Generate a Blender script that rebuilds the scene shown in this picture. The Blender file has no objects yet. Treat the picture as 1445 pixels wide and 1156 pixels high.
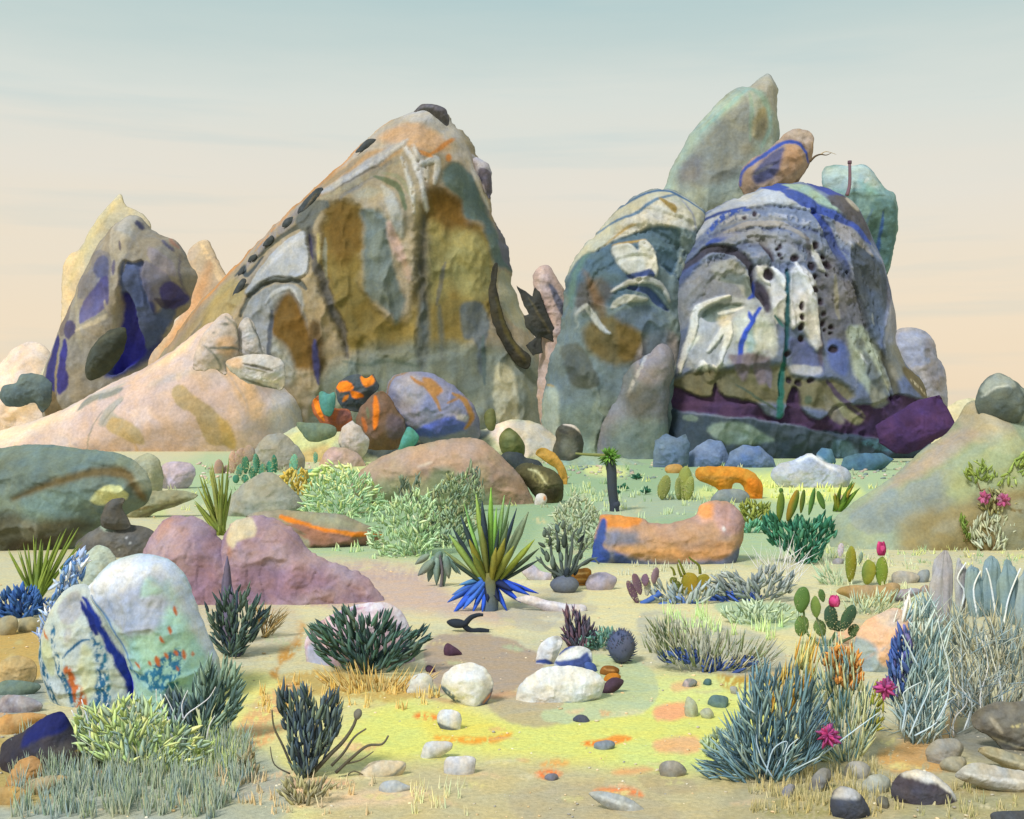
import bpy, math, random
import numpy as np
from mathutils import Vector, noise as mnoise
from mathutils.geometry import delaunay_2d_cdt

# ------------------------------------------------------------------ set-up
FP, CX, HY, CAMH = 1588.0, 722.5, 592.0, 3.2       # focal length in photo pixels, centre column, horizon row, eye height
SC = bpy.context.scene
COL = SC.collection
G_ROCK, G_GROUND, G_LEAF = 0.94, 1.04, 1.4

def dist_at(row): return CAMH * FP / (row - HY)     # ground distance seen at a photo row
def lin(h):
    h = h.lstrip('#'); h = h if len(h) == 6 else ''.join(c+c for c in h)
    c = np.array([int(h[i:i+2], 16) for i in (0, 2, 4)]) / 255.0
    return np.where(c <= 0.04045, c / 12.92, ((c + 0.055) / 1.055) ** 2.4)
def pts(s): return np.array([[float(v) for v in p.split(',')] for p in s.split()])

# value noise
_tab = np.random.RandomState(7).rand(256, 256)
def vnoise(x, y):
    xi = np.floor(x).astype(int); yi = np.floor(y).astype(int)
    fx = x - xi; fy = y - yi
    fx = fx*fx*(3-2*fx); fy = fy*fy*(3-2*fy)
    a = _tab[xi & 255, yi & 255]; b = _tab[(xi+1) & 255, yi & 255]
    c = _tab[xi & 255, (yi+1) & 255]; d = _tab[(xi+1) & 255, (yi+1) & 255]
    return (a*(1-fx)+b*fx)*(1-fy) + (c*(1-fx)+d*fx)*fy
def fbm(x, y, o=4):
    s = 0; a = 0.5
    for i in range(o):
        s = s + a*(vnoise(x+17.3*i, y-9.1*i)-0.5); x = x*2.03; y = y*2.03; a *= 0.5
    return s

def seg_dist(p, q, closed=True):
    """distance of points p (n,2) to polyline q, and inside flag (even-odd)"""
    n = len(q); best = np.full(len(p), 1e9); tt = np.zeros(len(p)); ins = np.zeros(len(p), bool)
    m = n if closed else n-1
    for i in range(m):
        a = q[i]; b = q[(i+1) % n]; d = b-a; L = max(d @ d, 1e-9)
        t = np.clip(((p-a) @ d)/L, 0, 1)
        dd = np.hypot(*(p - a - t[:, None]*d).T)
        k = dd < best; best = np.where(k, dd, best); tt = np.where(k, (i+t)/m, tt)
        if closed:
            c = (a[1] > p[:, 1]) != (b[1] > p[:, 1])
            with np.errstate(divide='ignore', invalid='ignore'):
                xx = a[0] + (p[:, 1]-a[1])*d[0]/(d[1] if d[1] != 0 else 1e-9)
            ins ^= c & (p[:, 0] < xx)
    return best, ins, tt

def smooth_line(q, closed=True, k=4):
    n = len(q); out = []
    for i in range(n if closed else n-1):
        p0 = q[(i-1) % n] if closed or i > 0 else q[i]
        p1 = q[i]; p2 = q[(i+1) % n]
        p3 = q[(i+2) % n] if closed or i+2 < n else p2
        for j in range(k):
            t = j/k
            out.append(0.5*(2*p1+(p2-p0)*t+(2*p0-5*p1+4*p2-p3)*t*t+(3*p1-p0-3*p2+p3)*t**3))
    if not closed: out.append(q[-1])
    return np.array(out)

# ------------------------------------------------------------------ pigment patches (mineral stains, soils, lichens, some painted shade and highlights)
def P(c, s, soft=1.6, warp=3.0, op=1.0, rel=0.0, dry=0.0, sm=True, c2=None):      # patch with an outline
    return ('P', c, smooth_line(pts(s)) if sm else pts(s), soft, warp, op, rel, dry, None, c2)
def S(c, s, w, soft=1.3, warp=2.0, op=1.0, rel=0.0, dry=0.0, taper=0.6, c2=None): # streak along a line
    return ('S', c, smooth_line(pts(s), False), soft, warp, op, rel, dry, (w, taper), c2)
def B(c, x, y, rx, ry, a=0.0, soft=2.0, warp=2.5, op=1.0, rel=0.0, dry=0.0, c2=None):  # round spot
    t = np.linspace(0, 2*math.pi, 22, endpoint=False); ca, sa = math.cos(math.radians(a)), math.sin(math.radians(a))
    ex, ey = rx*np.cos(t), ry*np.sin(t)
    return ('P', c, np.stack([x+ex*ca-ey*sa, y+ex*sa+ey*ca], 1), soft, warp, op, rel, dry, None, c2)

def apply_ops(uv, col, ops, gain, rel):
    wx = fbm(uv[:, 0]/14.0, uv[:, 1]/14.0, 3)*2; wy = fbm(uv[:, 0]/14.0+50, uv[:, 1]/14.0+31, 3)*2
    wx = wx + 0.55*fbm(uv[:, 0]/3.6+11, uv[:, 1]/3.6, 2); wy = wy + 0.55*fbm(uv[:, 0]/3.6, uv[:, 1]/3.6+23, 2)
    gr = fbm(uv[:, 0]/3.2+9, uv[:, 1]/6.0+5, 3)
    for kind, c, q, soft, warp, op, r, dry, wt, c2 in ops:
        m = soft*2 + warp*2 + (wt[0] if wt else 0)
        lo = q.min(0)-m; hi = q.max(0)+m
        idx = np.where((uv[:, 0] > lo[0]) & (uv[:, 0] < hi[0]) & (uv[:, 1] > lo[1]) & (uv[:, 1] < hi[1]))[0]
        if len(idx) == 0: continue
        p = uv[idx] + warp*np.stack([wx[idx], wy[idx]], 1)
        if kind == 'P':
            d, ins, _ = seg_dist(p, q); sd = np.where(ins, -d, d)
        else:
            d, _, t = seg_dist(p, q, False); w, tp = wt
            sd = d - w*0.5*(1-tp*np.abs(2*t-1)**2)
        a = np.clip(0.5 - sd/(2*max(soft, .2)), 0, 1); a = a*a*(3-2*a)*op
        if dry: a = a*np.clip((gr[idx]+0.22-dry*0.4)*7+0.5, 0, 1)
        g = lin(c)
        if c2:
            f = np.clip((p[:, 1]-q[:, 1].min())/max(np.ptp(q[:, 1]), 1)+0.9*wx[idx]*0.5, 0, 1)[:, None]
            g = lin(c)*(1-f)+lin(c2)*f
        col[idx] = col[idx]*(1-a[:, None]) + g*gain*a[:, None]
        if rel is not None and r: rel[idx] += r*a

# ------------------------------------------------------------------ materials
def make_mat(name, size, mott=0.16, bump=0.25, rough=0.92, attr='pigment', hue=0.10, transl=0.0):
    m = bpy.data.materials.new(name); m.use_nodes = True; N = m.node_tree.nodes; L = m.node_tree.links
    b = N['Principled BSDF']; b.inputs['Roughness'].default_value = rough; b.inputs['Specular IOR Level'].default_value = 0.18
    at = N.new('ShaderNodeAttribute'); at.attribute_name = attr
    tc = N.new('ShaderNodeTexCoord')
    n1 = N.new('ShaderNodeTexNoise'); n1.inputs['Scale'].default_value = 1/size; n1.inputs['Detail'].default_value = 8; n1.inputs['Roughness'].default_value = 0.68
    n2 = N.new('ShaderNodeTexNoise'); n2.inputs['Scale'].default_value = 0.16/size; n2.inputs['Detail'].default_value = 5; n2.inputs['Distortion'].default_value = 0.6
    L.new(tc.outputs['Object'], n1.inputs['Vector']); L.new(tc.outputs['Object'], n2.inputs['Vector'])
    mr = N.new('ShaderNodeMapRange'); mr.inputs['From Min'].default_value = 0.3; mr.inputs['From Max'].default_value = 0.7
    mr.inputs['To Min'].default_value = 1-mott; mr.inputs['To Max'].default_value = 1+mott
    L.new(n1.outputs['Fac'], mr.inputs['Value'])
    mul = N.new('ShaderNodeVectorMath'); mul.operation = 'SCALE'
    L.new(at.outputs['Color'], mul.inputs[0]); L.new(mr.outputs['Result'], mul.inputs['Scale'])
    ramp = N.new('ShaderNodeValToRGB'); e = ramp.color_ramp.elements
    e[0].position = 0.35; e[0].color = (1-hue*.4, 1-hue*.1, 1+hue, 1); e[1].position = 0.65; e[1].color = (1+hue, 1+hue*.2, 1-hue, 1)
    L.new(n2.outputs['Fac'], ramp.inputs['Fac'])
    mx = N.new('ShaderNodeVectorMath'); mx.operation = 'MULTIPLY'
    L.new(mul.outputs[0], mx.inputs[0]); L.new(ramp.outputs['Color'], mx.inputs[1])
    L.new(mx.outputs[0], b.inputs['Base Color'])
    if bump:
        n3 = N.new('ShaderNodeTexNoise'); n3.inputs['Scale'].default_value = 0.22/size; n3.inputs['Detail'].default_value = 12; n3.inputs['Roughness'].default_value = 0.75; L.new(tc.outputs['Object'], n3.inputs['Vector'])
        b0 = N.new('ShaderNodeBump'); b0.inputs['Strength'].default_value = min(1, bump*2.2); b0.inputs['Distance'].default_value = size*2.6; L.new(n3.outputs['Fac'], b0.inputs['Height'])
        bp = N.new('ShaderNodeBump'); bp.inputs['Strength'].default_value = bump; bp.inputs['Distance'].default_value = size*0.6; L.new(b0.outputs['Normal'], bp.inputs['Normal'])
        L.new(n1.outputs['Fac'], bp.inputs['Height']); L.new(bp.outputs['Normal'], b.inputs['Normal'])
    return m
MATS = {}
def rock_mat(D):
    k = min((6, 12, 18, 28, 45, 75, 110, 170), key=lambda v: abs(math.log(v/D)))
    if ('r', k) not in MATS: MATS['r', k] = make_mat('stone_%d' % k, k*4.0/FP, 0.15, 0.14)
    return MATS['r', k]
def leaf_mat():
    if 'l' not in MATS: MATS['l'] = make_mat('leaf', 0.05, 0.16, 0.0, 0.8)
    return MATS['l']

# ------------------------------------------------------------------ objects
def tag(o, label=None, cat=None, group=None, kind=None):
    if label: o['label'] = label
    if cat: o['category'] = cat
    if group: o['group'] = group
    if kind: o['kind'] = kind
    return o
def link_mesh(name, V, F, C, mat, parent=None, loc=(0, 0, 0), smooth=True):
    me = bpy.data.meshes.new(name); me.from_pydata([tuple(v) for v in V], [], F); me.update()
    a = me.attributes.new('pigment', 'FLOAT_COLOR', 'POINT')
    c4 = np.ones((len(V), 4), np.float32); c4[:, :3] = np.clip(C, 0.002, 0.9)
    a.data.foreach_set('color', c4.ravel())
    me.materials.append(mat)
    if smooth: me.polygons.foreach_set('use_smooth', [True]*len(me.polygons))
    o = bpy.data.objects.new(name, me); COL.objects.link(o); o.location = loc
    if parent: o.parent = parent
    return o
def thing(name, label, cat, loc, group=None):
    o = bpy.data.objects.new(name, None); COL.objects.link(o); o.location = loc; o.empty_display_size = 0.3
    return tag(o, label, cat, group)

def ring(x0, y0, x1, y1, seed=0, n=13, j=0.10, sq=0.85):
    r = random.Random(seed); out = []; ph = r.random()*6.28
    for i in range(n):
        t = 2*math.pi*(i+0.35*(r.random()-.5))/n + ph; k = 1+j*(r.random()*2-1)
        c, s = math.cos(t), math.sin(t)
        out.append([(x0+x1)/2+(x1-x0)/2*k*math.copysign(abs(c)**sq, c), (y0+y1)/2+(y1-y0)/2*k*math.copysign(abs(s)**sq, s)])
    return np.array(out)

def rock(name, label, cat, out, base, D=None, by=None, T=None, R=None, base2=None, ops=(), res=None, sink=None,
         nz=0.10, group=None, kind=None, back=1.0, edge=1.2, sm=True, seed=0, fine=0.03, gain=None, smooth_it=20, parent=None, big=0, crack=1):
    """a solid stone whose front outline is `out` (photo pixels at distance D), swelling T pixels out of that outline, front and back"""
    q = pts(out) if isinstance(out, str) else np.array(out, float)
    w, hgt = np.ptp(q[:, 0]), np.ptp(q[:, 1]); mn = min(w, hgt)
    if T is None: T = 0.42*mn
    if R is None: R = 0.5*mn
    if by is not None:
        Df = dist_at(by); D = Df/(1-0.75*T/FP)
        if sink is None: sink = 0.22*hgt+4
    if sink:
        vm = q[:, 1].max(); f = np.clip((q[:, 1]-(vm-0.30*hgt))/(0.30*hgt), 0, 1)
        q[:, 1] += sink*f**0.7
    if res is None: res = 2.0 if mn > 60 else (1.4 if mn > 22 else max(0.8, mn/14))
    if sm: q = smooth_line(q, True, 5)
    # resample the outline
    seg = np.vstack([q, q[:1]]); L = np.r_[0, np.cumsum(np.hypot(*np.diff(seg, axis=0).T))]
    nb = max(16, int(L[-1]/(res*1.1))); tt = np.linspace(0, L[-1], nb, endpoint=False)
    q = np.stack([np.interp(tt, L, seg[:, 0]), np.interp(tt, L, seg[:, 1])], 1)
    q = q + edge*2*np.stack([fbm(q[:, 0]/9+seed, q[:, 1]/9, 3), fbm(q[:, 0]/9+40, q[:, 1]/9+seed, 3)], 1)*min(1.5, mn/40+0.3)
    lo, hi = q.min(0), q.max(0)
    gx, gy = np.meshgrid(np.arange(lo[0], hi[0], res), np.arange(lo[1], hi[1], res*0.9))
    gx = gx + (np.arange(gx.shape[0]) % 2)[:, None]*res*0.5
    g = np.stack([gx.ravel(), gy.ravel()], 1)
    d, ins, _ = seg_dist(g, q); g = g[ins & (d > 0.55*res)]
    allp = np.vstack([q, g])
    rv, _, rf, ov, _, _ = delaunay_2d_cdt([Vector((float(a), float(b))) for a, b in allp], [], [list(range(len(q)))], 1, 1e-4)
    uv = np.array([[v[0], v[1]] for v in rv]); F = np.array([f for f in rf if len(f) == 3])
    # consistent winding
    a2 = (uv[F[:, 1], 0]-uv[F[:, 0], 0])*(uv[F[:, 2], 1]-uv[F[:, 0], 1])-(uv[F[:, 1], 1]-uv[F[:, 0], 1])*(uv[F[:, 2], 0]-uv[F[:, 0], 0])
    F = np.where((a2 > 0)[:, None], F, F[:, ::-1])
    bd = np.array([any(i < len(q) for i in o) for o in ov])
    d, _, _ = seg_dist(uv, q)
    s = np.clip(d/R, 0, 1); prof = np.sqrt(np.clip(1-(1-s)**2, 0, 1)); prof[bd] = 0
    E = np.vstack([F[:, [0, 1]], F[:, [1, 2]], F[:, [2, 0]]])
    deg = np.zeros(len(uv)); np.add.at(deg, E[:, 0], 1); np.add.at(deg, E[:, 1], 1)
    for _ in range(smooth_it):
        acc = np.zeros(len(uv)); np.add.at(acc, E[:, 0], prof[E[:, 1]]); np.add.at(acc, E[:, 1], prof[E[:, 0]])
        prof = np.where(bd, 0, acc/np.maximum(deg, 1))
    gain = gain or G_ROCK
    k = fbm(uv[:, 0]/(mn*0.25+4)+seed*3.7, uv[:, 1]/(mn*0.25+4)+seed, 4)
    col = np.repeat(lin(base)[None]*gain, len(uv), 0)
    if base2:
        a = np.clip(0.5+k*2.6, 0, 1)[:, None]; col = col*(1-a)+lin(base2)*gain*a
    hs = (abs(hash_(label or name)) % 97)*1.37
    rel = np.zeros(len(uv)); apply_ops(uv, col, ops, gain, rel)
    # weathering: mineral mottling and downward water streaks
    mo = fbm(uv[:, 0]/(mn*.09+3)+seed, uv[:, 1]/(mn*.11+3)-seed, 4); stz = fbm(uv[:, 0]/5.0+seed, uv[:, 1]/46.0, 3); fi = fbm(uv[:, 0]/2.6, uv[:, 1]/2.6+seed, 2)
    kst = 0.34 if big else 0.08
    tone = 1+0.50*mo+kst*stz+0.22*fi
    col = col*tone[:, None]*(1+np.outer(fbm(uv[:, 0]/(mn*.16+4)+61, uv[:, 1]/(mn*.16+4), 3), np.array([.22, .02, -.24])))
    if big:
        rel *= 2.4
        rel += big*(13*fbm(uv[:, 0]/34.0+seed, uv[:, 1]/230.0, 3) + 16*fbm(uv[:, 0]/75.0, uv[:, 1]/75.0+seed, 3) + 7*np.clip(1-5*np.abs(fbm(uv[:, 0]/48.0+3, uv[:, 1]/70.0+seed, 4)), 0, 1)**2)
    elif mn > 30 and crack:
        rel += mn*(.07*fbm(uv[:, 0]/(mn*.5)+seed+hs, uv[:, 1]/(mn*.5)+hs, 4) + .035*np.clip(1-5*np.abs(fbm(uv[:, 0]/(mn*.45)+hs, uv[:, 1]/(mn*.3)+seed, 4)), 0, 1)**2)
        for q_ in range(4):                               # broken-off flanks
            th = hs*9+q_*1.7; pl = (uv[:, 0]-uv[:, 0].mean())/max(1, w)*math.cos(th)+(uv[:, 1]-uv[:, 1].mean())/max(1, hgt)*math.sin(th)+.16*fbm(uv[:, 0]/(mn*.7)+hs+q_*5, uv[:, 1]/(mn*.7), 3)
            rel -= .34*mn*np.clip(pl-.15-.05*q_, 0, 1)
    if crack and mn > 26:
        for q_, (sc_, dp_) in enumerate(((.5, .013), (.27, .006))):
            z_ = fbm(uv[:, 0]/(mn*sc_)+seed*1.3+q_*7, uv[:, 1]/(mn*sc_*1.5)-seed*2.1, 3); rel -= dp_*mn*np.exp(-(z_/.02)**2)*np.clip(0.5+4*fbm(uv[:, 0]/(mn*.3)+q_*3, uv[:, 1]/(mn*.3)+seed, 2), 0, 1.4)
        bl = fbm(uv[:, 0]/(mn*.3)+seed+5, uv[:, 1]/(mn*.36)+2, 2); rel += .05*mn*nz/.1*np.round(bl*5)/5
    edgef = np.clip(d/(0.12*mn+2), 0, 1)
    crag = 1-2*np.abs(fbm(uv[:, 0]/(mn*0.22+3)+seed, uv[:, 1]/(mn*0.30+3)+seed*2, 4))*2
    t_f = T*prof + edgef*(rel + 0.6*nz*T*(2.2*k+0.8*(crag-.6)) + 0.5*fine*mn*fbm(uv[:, 0]/(mn*0.06+2), uv[:, 1]/(mn*0.06+2), 3))
    t_f[bd] = 0
    k2 = fbm(uv[:, 0]/(mn*0.3+4)+90, uv[:, 1]/(mn*0.3+4)+seed+70, 4)
    t_b = back*T*prof + edgef*nz*T*2.2*k2
    sc = D/FP; c0 = (uv[:, 0].min()+uv[:, 0].max())/2; zb = CAMH-(uv[:, 1].max()-HY)*sc
    X = (uv[:, 0]-c0)*sc; Z = CAMH-(uv[:, 1]-HY)*sc - zb
    Vf = np.stack([X, -t_f*sc, Z], 1)
    inn = np.where(~bd)[0]; mp = np.arange(len(uv)); mp[inn] = len(uv)+np.arange(len(inn))
    Vb = np.stack([X, t_b*sc, Z], 1)[inn]
    V = np.vstack([Vf, Vb]); Fb = mp[F][:, ::-1]
    C = np.vstack([col, col[inn]])
    o = link_mesh(name, V, np.vstack([F, Fb]).tolist(), C, rock_mat(D), parent, ((c0-CX)*sc, D, zb))
    if not parent: tag(o, label, cat if kind is None else None, group, kind)
    return o

# ------------------------------------------------------------------ plant pieces
def hash_(s):
    v = 7
    for ch in s: v = (v*31+ord(ch)) % 1000003
    return v
class MB:
    def __init__(s): s.V = []; s.F = []; s.C = []
    def blade(s, p, dirs, L, w, col, col2=None, bend=(0, 0, 0), shape='dab', seg=5, thick=0.25, side=None, rnd=random):
        """one leaf: p start, direction, length, width; a solid strip with a lens cross-section"""
        d = Vector(dirs).normalized(); p = Vector(p); b = Vector(bend)
        sd = Vector(side) if side else d.cross(Vector((rnd.uniform(-.5, .5), -1, rnd.uniform(-.3, .3))))
        if sd.length < 1e-4: sd = Vector((1, 0, 0))
        sd.normalize(); nn = d.cross(sd).normalized()
        c1 = np.array(col); c2 = np.array(col2 if col2 is not None else col)
        base = len(s.V)
        for i in range(seg+1):
            t = i/seg
            if shape == 'dab': ww = max(0.08, math.sin(math.pi*(0.05+0.93*t)**0.8)**0.8)
            elif shape == 'brush': ww = max(0.05, min(1, .45+t*1.4)*min(1, (1-t)*3.2+.12))
            elif shape == 'grass': ww = max(0.06, (1-t)**0.7*(0.75+0.25*min(1, t*6)))
            elif shape == 'sword': ww = max(0.04, min(1, 0.55+t*1.6)*(1-t)**0.55)
            else: ww = max(0.1, (1-t)*0.8+0.2)
            q = p + d*(L*t) + b*(L*t*t)
            for k, (a, e) in enumerate(((1, 0), (0, 1), (-1, 0), (0, -1))):
                s.V.append(q + sd*(a*w*0.5*ww) + nn*(e*w*0.5*ww*thick)); s.C.append(c1*(1-t)+c2*t)
            if i:
                o = base+4*(i-1)
                for k in range(4): s.F.append((o+k, o+(k+1) % 4, o+4+(k+1) % 4, o+4+k))
        s.F.append((base+3, base+2, base+1, base)); e = base+4*seg; s.F.append((e, e+1, e+2, e+3))
    def tube(s, path, r0, r1, col, col2=None, n=6):
        path = [Vector(p) for p in path]; base = len(s.V); m = len(path)-1
        c1 = np.array(col); c2 = np.array(col2 if col2 is not None else col)
        for i, p in enumerate(path):
            d = (path[min(i+1, m)]-path[max(i-1, 0)]).normalized()
            a = d.cross(Vector((0.1, -1, 0.05))); a = a.normalized() if a.length > 1e-4 else Vector((1, 0, 0)); b = d.cross(a)
            r = r0+(r1-r0)*i/m
            for k in range(n):
                t = 2*math.pi*k/n; s.V.append(p+a*(r*math.cos(t))+b*(r*math.sin(t))); s.C.append(c1*(1-i/m)+c2*i/m)
            if i:
                o = base+n*(i-1)
                for k in range(n): s.F.append((o+k, o+(k+1) % n, o+n+(k+1) % n, o+n+k))
        s.F.append(tuple(base+n-1-k for k in range(n))); e = base+n*m; s.F.append(tuple(e+k for k in range(n)))
    def ball(s, c, rx, ry, rz, ang, yaw, col, col2=None, nu=16, nv=10, lump=0.06, seed=0, ribs=0):
        """egg or cactus pad: ang tilts it in the picture plane, yaw turns it about its own upright axis"""
        base = len(s.V); c = Vector(c); ca, sa = math.cos(ang), math.sin(ang); cy, sy = math.cos(yaw), math.sin(yaw)
        c1 = np.array(col); c2 = np.array(col2 if col2 is not None else col)
        for j in range(nv+1):
            ph = math.pi*j/nv
            for i in range(nu):
                th = 2*math.pi*i/nu
                x, y, z = math.sin(ph)*math.cos(th), math.sin(ph)*math.sin(th), math.cos(ph)
                k = 1+lump*mnoise.noise((x*1.6+seed, z*1.6, y*1.6+seed*1.7))+(.07*math.cos(ribs*th) if ribs else 0)
                x, y, z = x*rx*k*(1-0.18*(-z if z < 0 else 0)), y*ry*k, z*rz*k
                x, y = x*cy-y*sy, x*sy+y*cy
                x, z = x*ca+z*sa, -x*sa+z*ca
                s.V.append(c+Vector((x, y, z)))
                f = min(1, max(0, 0.5+0.55*math.cos(th+0.6)*math.sin(ph)+0.35*mnoise.noise((i*.35+seed, j*.5, seed*.37))))
                s.C.append(c1*(1-f)+c2*f)
        for j in range(nv):
            for i in range(nu):
                a = base+j*nu+i; b = base+j*nu+(i+1) % nu; s.F.append((a, a+nu, b+nu, b))
    def build(s, name, parent=None, loc=(0, 0, 0), mat=None):
        return link_mesh(name, s.V, s.F, np.array(s.C), mat or leaf_mat(), parent, loc)

def lc(h, g=None): return lin(h)*(g or G_LEAF)
def pick(r, pal):
    c = lc(r.choice(pal)); return c*(0.88+0.24*r.random())

class Spot:
    """a spot on the ground: photo pixel (x, y) -> a place, and pixel offsets -> metres there"""
    def __init__(s, x, y, D=None, z=None):
        s.x, s.y = x, y; s.D = D or dist_at(y); s.k = s.D/FP
        s.loc = ((x-CX)*s.k, s.D, CAMH-(y-HY)*s.k if D else 0.0)
    def at(s, x, y, dep=0.0): return Vector(((x-s.x)*s.k, dep*s.k, (s.y-y)*s.k))

_pool = {}
def inside(r, q):
    key = id(r), q.tobytes()
    st = _pool.setdefault(key, [])
    while not st:
        lo, hi = q.min(0), q.max(0)
        g = np.random.RandomState(r.randint(0, 10**8)).rand(256, 2)*(hi-lo)+lo
        st.extend(g[seg_dist(g, q)[1]].tolist())
    return st.pop()

def foliage(mb, sp, poly, n, ll, lw, pal, r, fan=1.0, jit=0.35, dep=0.45, shape='dab', tip=None, root=None, up=0.25, grad=None, bend=0.0, thick=.15):
    q = smooth_line(pts(poly)) if isinstance(poly, str) else poly
    cx = (q[:, 0].min()+q[:, 0].max())/2; hw = max(4, np.ptp(q[:, 0])/2); rx, ry = root or (sp.x, sp.y+4)
    lo, hi = q[:, 1].min(), q[:, 1].max()
    for _ in range(n):
        u, v = inside(r, q)
        half = dep*hw*math.sqrt(max(0.05, 1-((u-cx)/hw)**2)); dy = r.uniform(-half, half)
        d = Vector(((u-rx)*fan, dy*0.7, (ry-v)+up*20)); d.normalize()
        j2 = jit+.1; d += Vector((r.uniform(-j2, j2), r.uniform(-j2, j2), r.uniform(-j2, j2)))
        c = pick(r, pal)
        if grad:
            f = (v-lo)/max(1, hi-lo); f = min(1, max(0, f+r.uniform(-.3, .3))); c = c*(1-f)+pick(r, grad)*f
        zz = r.choice((.6, .85, 1, 1, 1.3)); l = ll*zz*r.uniform(.8, 1.3)*sp.k; dn = d.normalized()
        mb.blade(sp.at(u, v, dy)-dn*(l*0.5), d, l, lw*.66*(.35+.65*zz)*r.uniform(.6, 1.3)*sp.k, c*r.uniform(.75, 1.05),
                 pick(r, tip) if tip else c*r.uniform(.95, 1.4), (r.uniform(-bend, bend), 0, -abs(bend)*0.3), shape, 4, thick, None, r)

def shrub(name, label, x, y, poly, n, ll, lw, pal, seed=1, stems=0, stemcol=('#5a4c40',), sw=2.2, cat='shrub', group=None, D=None,
          extra=None, base=None, **k):
    r = random.Random(seed); sp = Spot(x, y, D); t = thing(name, label, cat, sp.loc, group)
    mb = MB(); foliage(mb, sp, poly, n, ll, lw, pal, r, **k); mb.build('foliage', t)
    q = smooth_line(pts(poly)) if isinstance(poly, str) else poly
    for i in range(stems):
        u, v = inside(r, q); v = min(v, y-8); dy = r.uniform(-.3, .3)*np.ptp(q[:, 0])*0.4; m = MB()
        b0 = sp.at(x+r.uniform(-3, 3), y+2, dy*.1); e = sp.at(u, v, dy); mid = b0.lerp(e, .5)+Vector((r.uniform(-3, 3), 0, r.uniform(-2, 4)))*sp.k
        m.tube([b0, b0.lerp(mid, .6), mid, mid.lerp(e, .5), e], sw*.5*sp.k, sw*.18*sp.k, pick(r, stemcol)); m.build('stem', t)
    return t, sp, r

def path_tube(mb, sp, s, w0, w1, col, dep=0.0, col2=None, dr=0.0):
    q = smooth_line(pts(s), False, 4); n = len(q)-1
    mb.tube([sp.at(a, b, dep+dr*i/n) for i, (a, b) in enumerate(q)], w0*.5*sp.k, w1*.5*sp.k, lc(col), lc(col2) if col2 else None)

def D_on(o, x, y, default=30.0):
    """distance at which the sight line through (x, y) meets object o"""
    bpy.context.view_layer.update(); d = Vector(((x-CX)/FP, 1, -(y-HY)/FP)).normalized(); mw = o.matrix_world.inverted()
    ok, hit, _, _ = o.ray_cast(mw @ Vector((0, 0, CAMH)), mw.to_3x3() @ d)
    return (o.matrix_world @ hit).y if ok else default
EXPO = 0.0
# ------------------------------------------------------------------ camera, sun, sky
cam = bpy.data.cameras.new('camera'); co = bpy.data.objects.new('camera', cam); COL.objects.link(co); SC.camera = co
co.location = (0, 0, CAMH); co.rotation_euler = (math.radians(90), 0, 0)
cam.sensor_fit = 'HORIZONTAL'; cam.sensor_width = 36; cam.lens = 36*FP/1445; cam.shift_y = (HY-578)/1445; cam.clip_end = 9000
SUN_EL, SUN_AZ = 47, 215                     # degrees; azimuth from +Y clockwise: behind the viewer's left shoulder
sl = bpy.data.lights.new('sun', 'SUN'); sl.energy = 3.1; sl.angle = math.radians(12); sl.color = (1, 0.965, 0.92)
so = bpy.data.objects.new('sun', sl); COL.objects.link(so)
_e, _a = math.radians(SUN_EL), math.radians(SUN_AZ)
so.rotation_euler = Vector((math.sin(_a)*math.cos(_e), math.cos(_a)*math.cos(_e), math.sin(_e))).to_track_quat('Z', 'Y').to_euler()
W = bpy.data.worlds.new('World'); SC.world = W; W.use_nodes = True
N = W.node_tree.nodes; L = W.node_tree.links; N.clear()
out = N.new('ShaderNodeOutputWorld'); bg1 = N.new('ShaderNodeBackground'); bg2 = N.new('ShaderNodeBackground'); mixs = N.new('ShaderNodeMixShader')
sky = N.new('ShaderNodeTexSky'); sky.sky_type = 'NISHITA'; sky.sun_disc = False
sky.sun_elevation = _e; sky.sun_rotation = _a; sky.dust_density = 3
bg1.inputs['Strength'].default_value = 0.08; L.new(sky.outputs[0], bg1.inputs['Color'])
tc = N.new('ShaderNodeTexCoord'); sep = N.new('ShaderNodeSeparateXYZ'); L.new(tc.outputs['Generated'], sep.inputs[0])
# thin high haze: a warm band low down, pale grey blue above, combed into long streaks
mapn = N.new('ShaderNodeMapping'); mapn.inputs['Scale'].default_value = (1.6, 1.6, 11); mapn.inputs['Rotation'].default_value = (0, math.radians(9), 0); L.new(tc.outputs['Generated'], mapn.inputs[0])
nz = N.new('ShaderNodeTexNoise'); nz.inputs['Scale'].default_value = 1.7; nz.inputs['Detail'].default_value = 6; nz.inputs['Roughness'].default_value = 0.55; L.new(mapn.outputs[0], nz.inputs['Vector'])
md = N.new('ShaderNodeMath'); md.operation = 'MULTIPLY_ADD'; md.inputs[1].default_value = 0.08; L.new(nz.outputs['Fac'], md.inputs[0])
sb = N.new('ShaderNodeMath'); sb.operation = 'SUBTRACT'; sb.inputs[1].default_value = 0.04; L.new(sep.outputs['Z'], sb.inputs[0]); L.new(sb.outputs[0], md.inputs[2])
rp = N.new('ShaderNodeValToRGB'); L.new(md.outputs[0], rp.inputs['Fac'])
stops = [(0.0, '#f6dfbf'), (0.07, '#f7e4c8'), (0.14, '#f2e5cf'), (0.20, '#ece6d8'), (0.265, '#dfe4dc'), (0.315, '#cbdad6'), (0.36, '#bad2d2'), (1.0, '#aebfcc')]
els = rp.color_ramp.elements
while len(els) < len(stops): els.new(0.5)
for e, (p, c) in zip(els, stops): e.position = p; e.color = (*lin(c), 1)
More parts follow.
